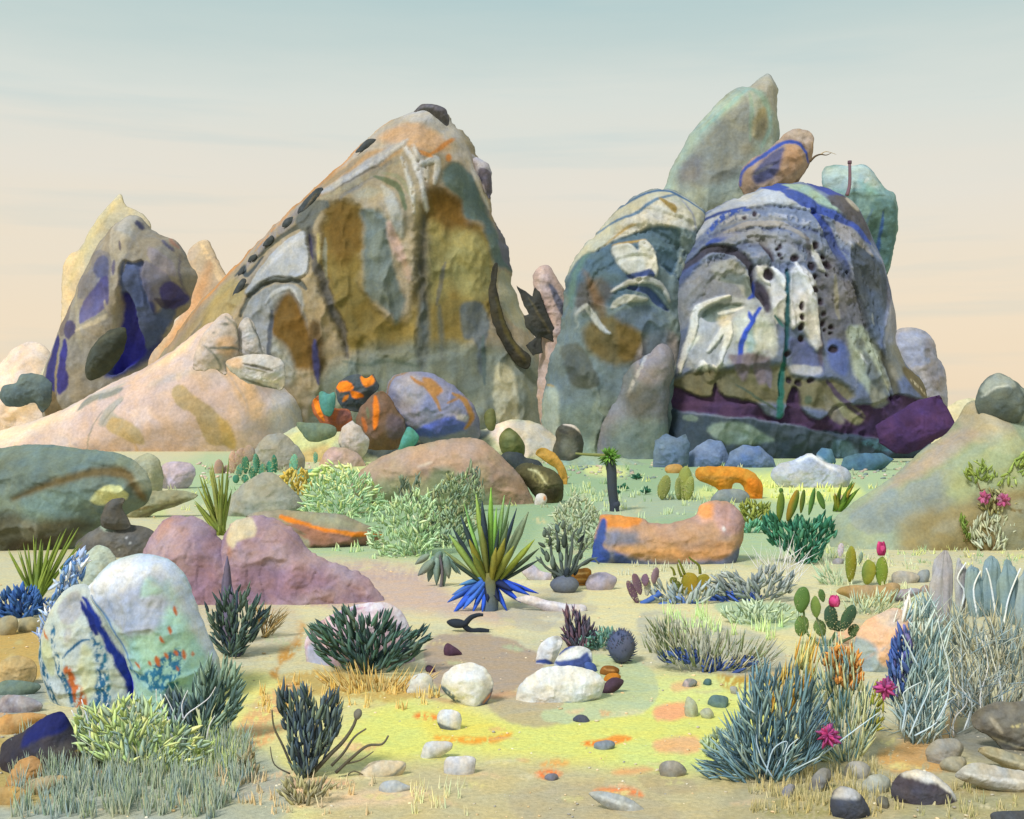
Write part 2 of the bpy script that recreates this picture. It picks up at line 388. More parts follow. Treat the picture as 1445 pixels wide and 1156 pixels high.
# faint blue brush-like wisps
mp2 = N.new('ShaderNodeMapping'); mp2.inputs['Scale'].default_value = (1.2, 1.2, 16); mp2.inputs['Rotation'].default_value = (0, math.radians(14), 0); L.new(tc.outputs['Generated'], mp2.inputs[0])
nz2 = N.new('ShaderNodeTexNoise'); nz2.inputs['Scale'].default_value = 2.6; nz2.inputs['Detail'].default_value = 5; L.new(mp2.outputs[0], nz2.inputs['Vector'])
mr2 = N.new('ShaderNodeMapRange'); mr2.inputs['From Min'].default_value = 0.54; mr2.inputs['From Max'].default_value = 0.78; mr2.inputs['To Max'].default_value = 0.28; L.new(nz2.outputs['Fac'], mr2.inputs['Value'])
mxc = N.new('ShaderNodeMix'); mxc.data_type = 'RGBA'; L.new(mr2.outputs['Result'], mxc.inputs['Factor']); L.new(rp.outputs['Color'], mxc.inputs['A']); mxc.inputs['B'].default_value = (*lin('#a9cdd4'), 1)
L.new(mxc.outputs['Result'], bg2.inputs['Color']); bg2.inputs['Strength'].default_value = 1.0
mixs.inputs[0].default_value = 0.93; L.new(bg1.outputs[0], mixs.inputs[1]); L.new(bg2.outputs[0], mixs.inputs[2]); L.new(mixs.outputs[0], out.inputs['Surface'])
SC.view_settings.view_transform = 'Standard'; SC.view_settings.look = 'None'; SC.view_settings.exposure = EXPO; SC.view_settings.gamma = 1

# ------------------------------------------------------------------ far setting
rock('hills', None, None, '-160,640 -60,545 -10,520 20,492 40,483 62,488 90,520 150,560 260,600 260,650 -160,650', '#e2cbb8', D=230, T=40, base2='#e6d4c2', kind='structure', res=3, nz=.05)
rock('hills', None, None, '1240,640 1300,600 1340,572 1370,562 1420,575 1500,570 1620,580 1620,660 1240,660', '#cfc7a2', D=150, T=40, base2='#d6d2ae', kind='structure', res=3, nz=.05)
rock('sand_slope', None, None, '150,600 190,530 225,480 262,430 262,362 290,338 305,360 324,392 370,420 420,560 400,640 150,640', '#d3b394', D=175, T=14, base2='#d2bc9e', crack=0, kind='structure', res=2.5, nz=.05,
     ops=[S('#e6a96e', '300,370 270,440 225,515', 18, soft=8, op=.6), S('#f2d3a8', '285,345 315,400', 10, dry=.6)])
rock('rock_spire', 'pale yellow sandstone spire standing behind the blue-stained left peak', 'rock', '60,560 84,470 88,385 97,360 112,352 128,322 146,298 160,283 170,274 177,290 190,296 206,306 215,330 230,420 240,560', '#c6bda2', D=185, T=10, base2='#cbc3a8', crack=0, nz=.05,
     ops=[P('#e6cda4', '60,560 84,470 88,385 97,360 115,370 110,450 90,560', soft=12), S('#d9c88e', '168,282 130,330 100,400', 14, soft=6, op=.5)])

# ------------------------------------------------------------------ left peak
rock('rock_peak', 'blue and violet stained grey granite peak at the far left', 'rock',
 '58,560 63,520 78,480 88,455 104,420 112,396 135,352 150,330 166,314 184,304 199,308 212,322 232,333 248,340 260,355 268,372 279,388 276,404 270,420 266,436 248,450 240,468 226,484 214,500 208,520 200,590 120,620 70,600',
 '#8f8a80', D=150, T=62, base2='#979082', sink=10, nz=.11, big=.5, crack=0, ops=[
 P('#aea99d', '165,315 185,304 200,310 196,345 190,400 184,420 175,390 170,350', op=.7),
 P('#7b7a80', '142,360 170,365 176,395 165,420 150,425 125,425 113,410 120,392 140,388', op=.8),
 P('#5b5f7c', '150,372 168,370 172,395 160,398 148,392'), P('#4c4a78', '126,450 133,430 150,412 165,396 172,400 175,425 172,438 150,452 128,462', c2='#6a678c'),
 P('#3f477c', '190,400 222,398 232,440 225,490 190,528 165,532 176,480 184,430', soft=4), P('#56648a', '192,376 205,378 216,374 217,400 222,425 230,445 246,430 262,418 268,424 262,432 250,442 236,470 215,490 190,520 170,530 176,490 183,440 188,400', rel=-3),
 P('#3d3f8a', '186,430 198,420 206,460 212,490 200,512 172,530 178,490', c2='#2d2f9c', rel=-4), P('#6d6e83', '215,375 240,385 255,410 236,425 224,430 216,405', op=.8),  # dark blue wedge paints in the peak's shadow faces
 P('#46427c', '238,410 255,402 268,420 262,432 245,438', op=.9), P('#3a3550', '232,425 250,428 262,424 250,434 240,440', op=.8),
 P('#8d8594', '222,352 250,372 258,395 240,390 225,372', op=.5), S('#5b5b70', '234,342 246,352 252,358', 4), S('#45465c', '199,314 207,328', 6), S('#8d8a86', '206,330 200,350 192,390', 3),
 S('#a66e5c', '238,335 255,352', 4, op=.6), S('#6b6770', '258,360 262,395 268,420', 2.5), S('#555264', '184,348 187,360', 3), S('#6b6880', '179,376 180,395', 6),
 P('#6f6664', '95,425 108,425 112,460 102,478 92,466', op=.8), P('#544f6c', '106,460 118,456 126,470 116,482 106,474'),
 S('#7d746c', '82,458 72,495 62,525', 9, op=.8), S('#b5b0a8', '88,470 80,500 72,520', 5, op=.8), P('#3c3c74', '88,478 96,480 96,510 100,560 84,570 76,560 82,510', rel=-2),
 P('#3d3b7c', '104,484 112,488 114,520 118,545 104,558 100,530'), S('#8d8062', '96,490 97,560', 5), S('#9c9686', '116,405 128,470 135,500', 6), S('#b8ad96', '126,470 160,456 178,448', 7),
 S('#9e968c', '168,430 178,460 180,475', 6), S('#a79f8d', '186,412 182,450 178,470', 8, soft=3), P('#6c5f45', '76,560 95,555 110,590 80,595')])
rock('boulder', 'dark olive egg-shaped boulder leaning against the foot of the left peak', 'boulder', '120,528 121,512 128,492 143,474 160,464 174,462 179,470 177,488 168,508 152,526 135,535 125,536', '#4b4f45', D=140, T=22, base2='#3f453f', ops=[S('#5d6152', '135,490 165,470', 6, op=.5)])
rock('boulder', 'flat slate-teal rock lying at the far left edge', 'boulder', '0,560 4,545 22,540 30,528 45,527 60,530 72,540 74,552 72,568 62,582 55,578 48,568 30,574 8,572', '#5b6c70', D=125, T=14, base2='#6b7a78')

# ------------------------------------------------------------------ main mountain
MOUNT = rock('rock_mountain', 'tall ochre and grey granite mountain with an orange-edged left ridge', 'rock',
 '200,560 208,530 235,492 262,455 283,425 310,398 335,372 368,337 400,306 432,276 470,242 492,222 508,204 528,188 548,173 570,162 590,156 612,150 632,160 642,178 656,186 668,204 673,222 682,240 690,262 692,282 694,300 702,318 712,336 718,356 722,378 722,398 730,420 738,442 750,466 762,492 775,520 790,560 800,680 600,720 350,700 210,620',
 '#a99c86', D=126, T=115, R=190, base2='#978b72', sink=0, nz=.10, edge=2.2, big=1, res=1.8, crack=0, ops=[S(c_, s_, w_, soft=4, warp=6, op=.6, dry=.25, rel=r_) for c_, s_, w_, r_ in [('#8d8890', '600,175 540,215 480,262 430,310 380,362 330,420', 14, 1.5), ('#77746f', '590,200 530,235 470,280 420,325 370,380', 8, -1.5), ('#a39c9c', '620,190 600,240 610,300', 14, 1), ('#8a8486', '650,200 672,250 690,310 705,370', 12, 1), ('#76787a', '560,250 520,275 490,300', 9, -1.5), ('#9a9490', '420,350 380,390 330,450 280,500', 12, 1), ('#6c6e6c', '400,370 350,430 300,480 250,520', 6, -1.5)]]+[
 P('#92886c', '215,525 300,420 345,380 330,420 290,470 250,520', soft=4, op=.8),
 P('#b0a798', '508,210 548,178 600,160 632,166 650,190 664,225 668,250 650,262 640,240 600,225 560,232 520,260 470,280 480,250', soft=5),
 P('#cfa274', '540,208 580,190 620,205 640,225 610,235 570,225', soft=6, op=.7), P('#b9b4ac', '575,165 612,160 630,180 610,190 580,186', soft=4, op=.9),
 P('#b58f60', '470,262 500,240 535,228 575,230 560,245 520,262 480,280 455,292', soft=4, op=.75),
 P('#7c6c3c', '476,305 500,300 522,310 524,340 527,385 523,420 550,448 572,465 590,440 597,380 598,330 615,292 648,298 660,330 682,328 698,374 698,430 690,460 655,500 600,510 510,500 487,455 470,403 468,340', soft=7, warp=6, rel=-3.2, c2='#857848'),
 P('#6a5226', '474,306 505,300 522,318 526,365 500,385 474,360', soft=12, warp=7, op=.85), P('#6c5226', '608,286 640,285 660,300 676,345 650,360 616,335', soft=12, warp=7, op=.85),
 P('#75683c', '484,398 520,395 540,430 545,470 520,490 500,470', soft=8, op=.7), P('#a29c68', '640,340 690,350 696,420 660,430 640,400', soft=9, op=.8),
 P('#8b8558', '610,330 640,350 640,420 615,440 604,400', soft=8, op=.8),
 P('#7b857b', '480,530 560,505 690,490 765,520 780,640 480,640', soft=12, op=.9), P('#6b746c', '520,500 640,490 690,520 640,570 520,560', soft=10, op=.7),
 P('#6b7571', '522,316 552,318 562,344 567,390 582,436 572,466 560,448 534,432 527,390 528,345', soft=5, warp=4, rel=-1.2), P('#7d8781', '535,345 555,350 562,400 572,430 560,435 540,410', soft=5, op=.6),
 P('#60726f', '651,244 669,258 680,285 691,309 706,342 722,370 722,385 700,378 690,350 682,323 660,320 651,294 633,280 627,265 636,251', soft=4, warp=4, rel=-1.4),
 P('#6f6f78', '700,312 712,334 722,368 722,382 710,370 704,345', soft=2),
 S('#c0a496', '562,335 570,365 580,385', 14, soft=4), S('#bfa08c', '580,380 588,410', 8, soft=4, op=.6), S('#aeaca2', '552,284 566,310 577,350', 16, soft=3, rel=1), S('#a5a392', '518,292 545,290', 16, soft=5, op=.7),
 S('#6a7258', '537,266 560,276 574,288 582,316', 8), S('#8b8f72', '548,262 575,274 590,300', 6, op=.6),
 S('#ab9c70', '594,300 604,370 600,470', 12, soft=5, op=.6), S('#5c594c', '606,320 604,400 606,520', 17, soft=7, rel=-2), S('#5f6a6c', '606,440 605,530', 16, soft=5, op=.7), S('#6c6a5c', '634,382 622,440', 6), S('#636a66', '626,440 630,520', 7, soft=3, op=.7),
 P('#5e6970', '655,440 680,435 692,460 690,482 684,500 686,530 678,530 674,490 658,480', soft=3, op=.9), S('#5c6a68', '684,480 686,545', 6),
 S('#aaa9a8', '465,284 500,266 545,240 578,222', 15, soft=3.5, rel=1.2), S('#bbb8b3', '482,272 540,248 582,218', 7, soft=3, rel=1, dry=.3), S('#787268', '480,284 520,262 545,252', 3), S('#9b927a', '455,298 500,280 540,262 575,250', 7, op=.8),
 S('#c9c5be', '578,226 598,262 609,314', 8, soft=2.5, rel=1.2, dry=.2), S('#bdb9b2', '590,228 606,258 610,278', 8, soft=2.5, rel=1, dry=.2), S('#bfbdb6', '576,244 590,290 592,320', 7, soft=2.5, rel=1, dry=.2), S('#bdbbb4', '602,255 622,245 620,280', 9, rel=1), S('#c27f3e', '612,240 632,222 646,208', 6, op=.85), S('#c9863f', '600,236 616,242', 6, op=.8),
 S('#c9c5ba', '662,232 675,262 690,298', 8, soft=2, rel=1), S('#b4aea4', '640,195 655,220 664,250', 12, soft=4, op=.7), B('#b77c44', 637,240,4,6),
 P('#b9b7bb', '668,222 690,232 690,242 672,240', rel=2), P('#6f6975', '672,240 690,242 693,280 686,268'),
 S('#55574e', '462,298 448,322 442,330 420,338 395,356 372,378', 8, rel=-2), P('#666861', '445,300 470,296 478,306 462,318 452,345 440,340 430,322', soft=2), S('#5f5d58', '452,335 460,375 470,405 484,440 498,470 508,508', 12, soft=3.5, warp=5, rel=-2.5), S('#4d4a60', '452,345 458,380', 4), S('#a59a6c', '464,345 467,385', 5), S('#7d8072', '473,350 476,405', 6, op=.8),
 P('#a9adb3', '366,420 382,392 402,366 428,346 444,341 450,352 454,385 453,398 440,406 412,408 390,412 374,426', soft=1.6, rel=3, c2='#9ba0a4'), S('#c2c4c8', '385,400 412,368 440,348', 6, soft=3, op=.7),
 S('#5d625f', '364,456 372,432 388,414 412,406 440,410 452,420', 9, rel=-2), P('#8a8e90', '372,440 392,420 420,412 445,420 452,450 456,490 440,520 380,520 368,470', soft=2), S('#a9acad', '398,440 410,424 432,420 446,440', 6, rel=1), P('#6b542b', '415,435 432,425 446,445 458,480 470,520 440,525 420,500 405,470', soft=5, rel=-2), P('#90959a', '372,450 400,445 402,500 385,530 370,500', soft=4), S('#6f7578', '378,460 382,520', 5), S('#535a66', '406,450 404,540', 7), P('#9c9f96', '408,490 430,500 440,540 415,545', soft=5, op=.7),
 P('#503f24', '458,465 472,470 478,520 466,535 458,510', soft=4, op=.85), S('#353b6c', '466,490 470,545', 9, soft=2, op=.9),
 S('#c4884a', '512,212 474,248 436,282 404,312 372,342 342,376 300,430 250,495', 17, soft=6, op=.85), S('#d39a5c', '520,198 560,172', 6, soft=3, op=.7), S('#9d988c', '440,292 400,322 372,352 350,380', 10, soft=3, op=.8), S('#c08a55', '425,300 395,330 372,360', 5, dry=.4, op=.8), S('#8f8a7d', '345,385 320,415 280,460 230,520', 13, soft=4, op=.8), S('#6f7068', '360,385 320,435 290,480 250,520 215,545', 6, op=.8), S('#878375', '455,283 500,248 525,228', 8, op=.6),
 S('#4d5456', '345,395 356,384 362,396 372,390 385,372', 7, rel=-2), P('#9d8f60', '320,415 350,400 365,430 330,470 300,480', soft=6, op=.8),
 S('#5d6a62', '500,515 535,520 560,515 600,522', 6, op=.7), P('#b5b39a', '700,520 725,530 730,600 702,590', soft=3), P('#aba78d', '705,390 722,395 735,440 745,470 722,460 706,430', soft=2)])
for i, (p, lb) in enumerate([
 ('584,158 592,149 606,146 620,149 630,156 634,168 632,178 622,172 608,160 596,156', 'dark grey boulder capping the summit of the ochre mountain'),
 ('502,216 508,206 518,197 530,197 532,203 520,210', 'small black stone highest on the mountain\'s left ridge, just below the summit'),
 ('420,303 422,292 434,278 448,266 456,266 454,276 440,292 428,303', 'long dark slate stone halfway up the mountain\'s left ridge'),
 ('398,320 402,310 412,306 418,311 410,320', 'squarish dark stone just below the long slate on the ridge'),
 ('371,347 375,339 383,332 387,337 381,346', 'small dark stone on the ridge between two others'),
 ('350,370 353,362 362,359 360,367', 'tiny dark pebble low on the mountain ridge'),
 ('336,389 339,380 345,376 343,386', 'lowest and tiniest dark pebble on the mountain ridge'),
 ('328,418 333,404 342,393 348,396 342,408 333,418', 'slim dark stone at the bottom of the mountain ridge')]):
    rock('boulder', lb, 'boulder', p, '#4f5458' if i else '#5d5a60', D=(116 if i == 0 else D_on(MOUNT, pts(p)[:, 0].mean(), pts(p)[:, 1].mean()+2, 124)-.15), T=(16 if i == 0 else 5), base2='#444b4e' if i else '#6c6a70', group='dark stones on the ridge', res=1.2,
         ops=[S('#8b7f6a', '430,296 446,274', 3, op=.5), B('#7d7b80', 603, 153, 8, 4, op=.6)])
rock('boulder', 'lilac-grey block jutting from the mountain\'s upper right edge', 'boulder', '664,226 672,222 690,231 694,244 694,272 690,282 682,268 672,246', '#b2aeb4', D=123.5, T=16, base2='#a5a0a8', sm=False, ops=[P('#6b6570', '674,242 692,243 694,282 684,270', soft=1.5)])
rock('standing_stone', 'pale pink rounded standing stone right of the mountain', 'rock', '752,400 755,384 764,374 775,376 784,388 795,408 803,430 806,470 800,520 790,600 770,620 758,560 762,470', '#bfa8a0', D=112, T=22, base2='#b39f98', ops=[P('#6b6a76', '775,402 783,408 797,436 800,452 792,446 780,424'), S('#cdbab2', '765,380 758,420', 8, op=.5)])
rock('rock_shard', 'curved black-olive rock blade at the right foot of the mountain', 'rock', '697,372 703,376 700,400 706,430 716,460 730,485 748,502 745,520 730,516 712,490 697,462 690,430 690,405', '#47453a', D=D_on(MOUNT, 706, 450, 121)-.9, T=11, base2='#3c3b36', ops=[S('#5f5836', '700,420 716,470 740,508', 6, soft=3), S('#43507a', '702,495 722,515', 5, op=.6)])
rock('rock_shard', 'jagged black rock splinter leaning on the pink standing stone', 'rock', '728,403 742,412 752,418 754,405 762,412 772,440 788,474 784,484 764,476 766,498 752,502 742,488 756,476 742,462 738,446 746,444', '#4a4a46', D=110.5, T=9, base2='#3f413f', sm=False, ops=[S('#5b5747', '745,420 775,470', 4)])

# ------------------------------------------------------------------ pale slab at the mountain foot
rock('rock_slab', 'broad pale pink granite slab sloping below the left peak and mountain', 'rock',
 '-60,626 20,602 70,586 110,567 150,545 200,521 240,497 270,474 300,454 330,460 352,500 385,508 402,520 408,545 425,560 432,600 440,660 300,690 100,690 -60,680',
 '#d3bfb2', D=118, T=95, R=150, base2='#cfb9ae', sink=0, nz=.02, crack=0, ops=[
 P('#e6d2bb', '-60,620 80,582 110,570 130,580 80,605 20,640 -60,650', soft=10), P('#c9b3ab', '150,560 260,530 350,560 330,620 200,640 120,620', soft=14, op=.7),
 P('#8f9088', '125,578 130,564 150,556 185,548 188,554 160,564 140,572 128,580', soft=1.8), S('#b9b2aa', '130,560 165,552 190,543', 5), P('#aaa69e', '165,600 172,580 188,562 194,568 184,582 200,590 180,600', soft=2.2), S('#85877f', '172,598 182,582 195,566', 2), S('#85877f', '152,634 158,600 170,580', 1.6),
 P('#bca77f', '185,590 205,592 222,604 230,616 228,626 200,618 180,604', soft=2.5), S('#c7a67c', '216,625 226,660', 6, op=.7), P('#b3a07c', '266,552 280,546 300,562 325,580 342,600 350,625 334,628 312,622 300,590 272,570', soft=2.2), P('#c4a86e', '330,590 345,600 352,628 336,628', soft=4),
 P('#e6c8a6', '255,490 285,470 275,500 225,530 215,525', soft=6, op=.8), P('#dfcabf', '210,580 235,575 240,592 220,600', soft=3, op=.7), P('#e0b98a', '316,510 345,520 372,545 385,580 370,590 345,550', soft=6, op=.7), S('#c7b09c', '325,515 360,560 368,590', 3),
 P('#c9c3ba', '395,550 430,560 432,640 400,640', soft=6, op=.7), S('#bdb4ac', '230,545 300,525', 10, soft=4, op=.6)])
rock('boulder', 'pale freckled pink boulder with grey seams on the slab', 'boulder', '272,518 282,480 300,456 318,442 330,450 336,470 336,500 320,512 318,530 300,520 286,524', '#c9bcb3', D=107, T=16, base2='#c2b3aa', ops=[S('#87867f', '318,446 334,462 336,492', 4, rel=-2), B('#8b8b88', 306, 470, 2.5, 2), B('#8b8b88', 321, 457, 3, 2.5), S('#8f8d85', '290,488 305,500 312,520 296,524', 3.5), P('#dcb48c', '312,480 330,478 334,496 312,500', soft=4, op=.7), S('#7b7d77', '300,492 330,492 344,498', 4)])
rock('boulder', 'smooth pale lilac boulder tucked against the mountain\'s left crack', 'boulder', '332,498 334,470 340,454 350,448 358,456 366,480 374,500 362,510 340,508', '#c4c0bd', D=108, T=12, base2='#b9b4b0', ops=[S('#7a7b77', '352,450 364,476 372,500', 3)])
rock('rock_ledge', 'layered pale grey ledge with dark seams under the lilac boulder', 'rock', '318,512 340,502 372,500 394,506 402,518 403,540 396,550 378,548 350,540 330,528', '#c8c2bb', D=106, T=12, base2='#bdb9b2', ops=[S('#6f6b60', '345,514 372,520 388,524', 4, rel=-2), S('#77776f', '342,534 368,544 390,548', 4, rel=-2), S('#8b856e', '350,520 380,526', 3), S('#dcd9d4', '352,530 395,540', 5), P('#d8b084', '318,508 340,506 345,520 330,520', soft=3, op=.6)])

rock('bank', None, None, '360,690 372,640 410,606 450,600 520,606 600,612 680,606 720,592 760,598 790,620 820,650 840,690', '#b4bb98', D=88, T=60, R=70, base2='#c4c39c', kind='structure', sink=6, nz=.04, ops=[P('#e3d2c2', '690,596 760,598 800,625 760,640 720,640 700,620', soft=5), P('#c9cd94', '400,650 420,612 470,604 480,640 440,670', soft=6), P('#cfa96a', '424,640 470,628 470,650 440,655', soft=6, op=.7), P('#56605e', '500,622 560,630 640,612 690,606 680,622 600,640 540,645', soft=3), P('#a3aa98', '720,600 790,590 830,660 780,660', soft=8, op=.5)])
rock('bank', None, None, '740,700 752,672 780,650 830,640 880,646 920,656 980,662 1040,664 1100,668 1180,672 1230,690 1240,706', '#a3b596', D=80, T=40, R=46, base2='#96aa90', kind='structure', sink=4, nz=.05, crack=0, ops=[P('#c9d488', '1060,664 1180,668 1220,690 1080,690', soft=6), P('#8fa596', '780,650 900,650 920,680 800,680', soft=8, op=.7), P('#c9a154', '970,664 1050,666 1060,676 990,680', soft=4, op=.4)])
def folds(cx, cy, rs, a0, a1, squash, cols, w, seed, rel=2.0):
    r = random.Random(seed); o = []
    for i, rad in enumerate(rs):
        b0 = a0+r.uniform(-12, 25); b1 = a1+r.uniform(-30, 10); n = 9
        s = ' '.join(f'{cx+(rad+r.uniform(-5,5))*math.cos(math.radians(b0+(b1-b0)*k/n)):.1f},{cy-(rad+r.uniform(-5,5))*squash*math.sin(math.radians(b0+(b1-b0)*k/n)):.1f}' for k in range(n+1))
        o.append(S(cols[i % len(cols)], s, w*r.uniform(.6, 1.5), soft=2.5, warp=5, op=r.uniform(.5, .8), dry=r.uniform(.1, .5), rel=rel*(1 if i % 2 else -1.2), taper=.85))
    return o
# ------------------------------------------------------------------ right massif
rock('rock_spire', 'tall green-grey pointed spire highest on the right massif', 'rock',
 '900,300 935,268 946,240 960,214 975,188 992,168 1008,150 1026,132 1044,122 1058,122 1070,112 1084,104 1092,114 1098,128 1096,150 1100,180 1100,210 1110,260 1080,330 950,340', '#9fa89c', D=116, T=50, base2='#8f9b92', nz=.08, big=.5, crack=0, ops=[
 P('#a9a595', '1056,124 1084,104 1098,128 1094,160 1085,160 1075,140', soft=3), P('#9fb0a2', '935,268 960,214 1000,160 1050,122 1056,130 1020,170 985,210 960,250 940,285', soft=4), P('#85867f', '985,200 1030,160 1052,150 1056,200 1040,250 1000,270 960,270 950,250', soft=8, op=.8), P('#7d7c7c', '955,245 970,228 985,232 980,258 960,262', soft=6, op=.8), S('#8ba89e', '1052,126 1070,148 1080,180 1068,215', 9, soft=3, op=.8), S('#8a9c8c', '1052,140 1052,180 1048,210', 6), P('#a39a78', '1062,165 1074,162 1076,185 1064,205 1050,200', soft=4), P('#6f6d60', '1058,185 1074,180 1070,205 1058,205', soft=5, op=.6), S('#8cb0a8', '985,192 1030,150 1052,132', 6, op=.6)])
rock('boulder', 'perched brown boulder outlined in blue below the green spire', 'boulder',
 '1043,262 1046,240 1060,224 1080,214 1096,200 1108,188 1126,181 1146,188 1148,206 1144,228 1134,246 1122,262 1100,280 1060,282', '#a58f7c', D=104, T=26, base2='#9b8a7c', ops=[P('#b5a596', '1110,190 1128,182 1148,190 1146,206 1125,200', soft=3), P('#56597a', '1060,246 1076,226 1098,212 1104,218 1098,240 1086,256 1066,262', soft=3), S('#3c54a4', '1044,262 1048,242 1075,222 1098,206 1120,204 1134,216 1140,230', 6, rel=-1), P('#ab8d72', '1104,214 1118,208 1130,218 1126,238 1112,250 1096,250', soft=3), S('#6b5545', '1146,226 1134,248 1118,262', 5), S('#777', '1060,250 1085,238', 6, op=.5)])
t = thing('dead_branch', 'bare dark twig sticking out from the perched brown boulder', 'branch', (0, 0, 0)); sp = Spot(1144, 226, D=103); t.location = sp.loc
mb = MB(); path_tube(mb, sp, '1143,228 1150,221 1158,218 1166,219 1173,216', 3.5, .6, '#4d4030'); mb.build('stem', t); mb = MB(); path_tube(mb, sp, '1158,218 1166,214 1180,218', 1.6, .5, '#9b8a6a'); mb.build('twig', t)
rock('boulder', 'translucent-looking blue-green boulder at the top right of the massif', 'boulder',
 '1160,262 1162,240 1172,233 1200,234 1222,233 1236,248 1250,266 1262,272 1267,290 1267,320 1262,350 1256,378 1248,392 1238,380 1225,340 1180,320', '#86a6a4', D=110, T=30, base2='#7c9c98', ops=[P('#a9bfc0', '1162,240 1198,234 1224,236 1240,262 1215,270 1170,268', soft=4), P('#5f7f7e', '1222,290 1250,286 1264,300 1262,345 1248,388 1234,370 1220,330', soft=2.5), S('#3f6098', '1238,304 1236,340 1236,370', 5), S('#7fa9a0', '1205,262 1230,280', 16, soft=6, op=.7), S('#5b7ca4', '1222,300 1214,330 1228,360', 4, op=.7), S('#c4d2d0', '1212,262 1220,254', 4)])
t = thing('post', 'thin rusty-brown post standing on the blue-green boulder', 'post', (0, 0, 0)); sp = Spot(1197, 272, D=107); t.location = sp.loc
mb = MB(); path_tube(mb, sp, '1195,276 1199,260 1199,230', 5.5, 4.5, '#6b5660'); mb.build('shaft', t); mb = MB(); path_tube(mb, sp, '1199,231 1199,227', 6.5, 6, '#5a4650'); mb.build('cap', t)
rock('rock_formation', 'rounded dark teal rock formation left of the striped dome', 'rock',
 '768,640 764,590 770,540 778,500 790,470 794,430 797,400 803,378 820,352 838,332 858,310 880,288 905,272 930,266 952,270 985,290 1000,320 980,420 975,520 970,620 960,690 770,690', '#74848a', D=97, T=70, R=110, base2='#66767a', sink=0, big=1, crack=0, edge=2.2, ops=folds(895, 440, [70, 88, 104, 120, 136, 150], 200, 20, 1.0, ['#4c6276', '#a7aea8', '#566878', '#8e9a9a'], 8, 9)+[
 P('#b3b3a0', '800,380 838,330 885,286 930,268 985,290 985,325 930,330 880,340 840,360 815,385', soft=4), P('#c0bfb6', '860,345 885,310 920,288 955,298 975,330 935,330 900,332', soft=3, op=.9),
 S('#5a7590', '838,332 865,318 890,310 912,294 930,286 950,280', 5), S('#4b6a8a', '870,296 905,278 935,272 965,286 992,302', 6), S('#8b8fa0', '955,286 970,310 975,335', 2.5), S('#8f7c4c', '926,288 942,300 946,308', 8), S('#a5936a', '850,352 880,330 892,326', 4),
 P('#52697a', '812,372 838,358 872,345 900,332 935,328 952,340 952,372 938,395 918,372 900,400 870,440 830,430 800,420 800,395', soft=2.2, rel=-3), P('#56595c', '815,405 845,400 860,420 830,445 808,435', soft=6), P('#5d7a7a', '800,420 810,380 830,360 812,400 806,440', soft=4),
 P('#c0c2bd', '858,358 880,354 892,362 896,350 906,348 918,366 920,396 906,400 890,402 872,390', soft=1.6, rel=3), S('#a38a52', '860,354 885,352 905,347', 3), P('#3f4f7c', '878,398 905,390 916,396 910,404 890,406', soft=1.5),
 S('#b7b7b0', '858,418 880,408 905,404 925,412 938,432', 9, rel=2), S('#455887', '880,414 905,418 920,432 935,442', 9, rel=-2), S('#a7aaa2', '858,440 875,430 905,430', 11, rel=2), P('#5e6e7e', '862,448 890,440 916,438 922,456 908,474 880,472 864,462', soft=2),
 P('#66592f', '820,470 850,450 880,465 900,480 892,510 860,520 830,500', soft=7, op=.85), P('#6f5c30', '862,465 890,470 896,500 872,512', soft=5, op=.7), P('#7c5d32', '820,385 850,440 838,450', soft=5, op=.5),
 S('#a7adae', '810,448 822,438 832,450 842,466 854,476', 8, rel=1), P('#8a8688', '905,480 935,470 952,490 940,530 905,550 890,540 888,515', soft=5), S('#5a6b60', '885,565 915,535 945,520', 4), P('#5a625f', '790,495 808,488 824,500 838,530 842,545 830,550 806,548 798,530', soft=2.5),
 P('#5f6e78', '905,470 925,440 935,470 925,540 915,580 900,560', soft=7, op=.85), P('#6d7c76', '780,580 860,560 900,560 915,620 860,660 780,650', soft=14), P('#90a396', '775,620 860,630 915,640 915,690 770,690', soft=10), S('#a38a55', '772,544 780,548', 4), P('#9fa89a', '765,560 785,555 785,640 766,640', soft=4)])
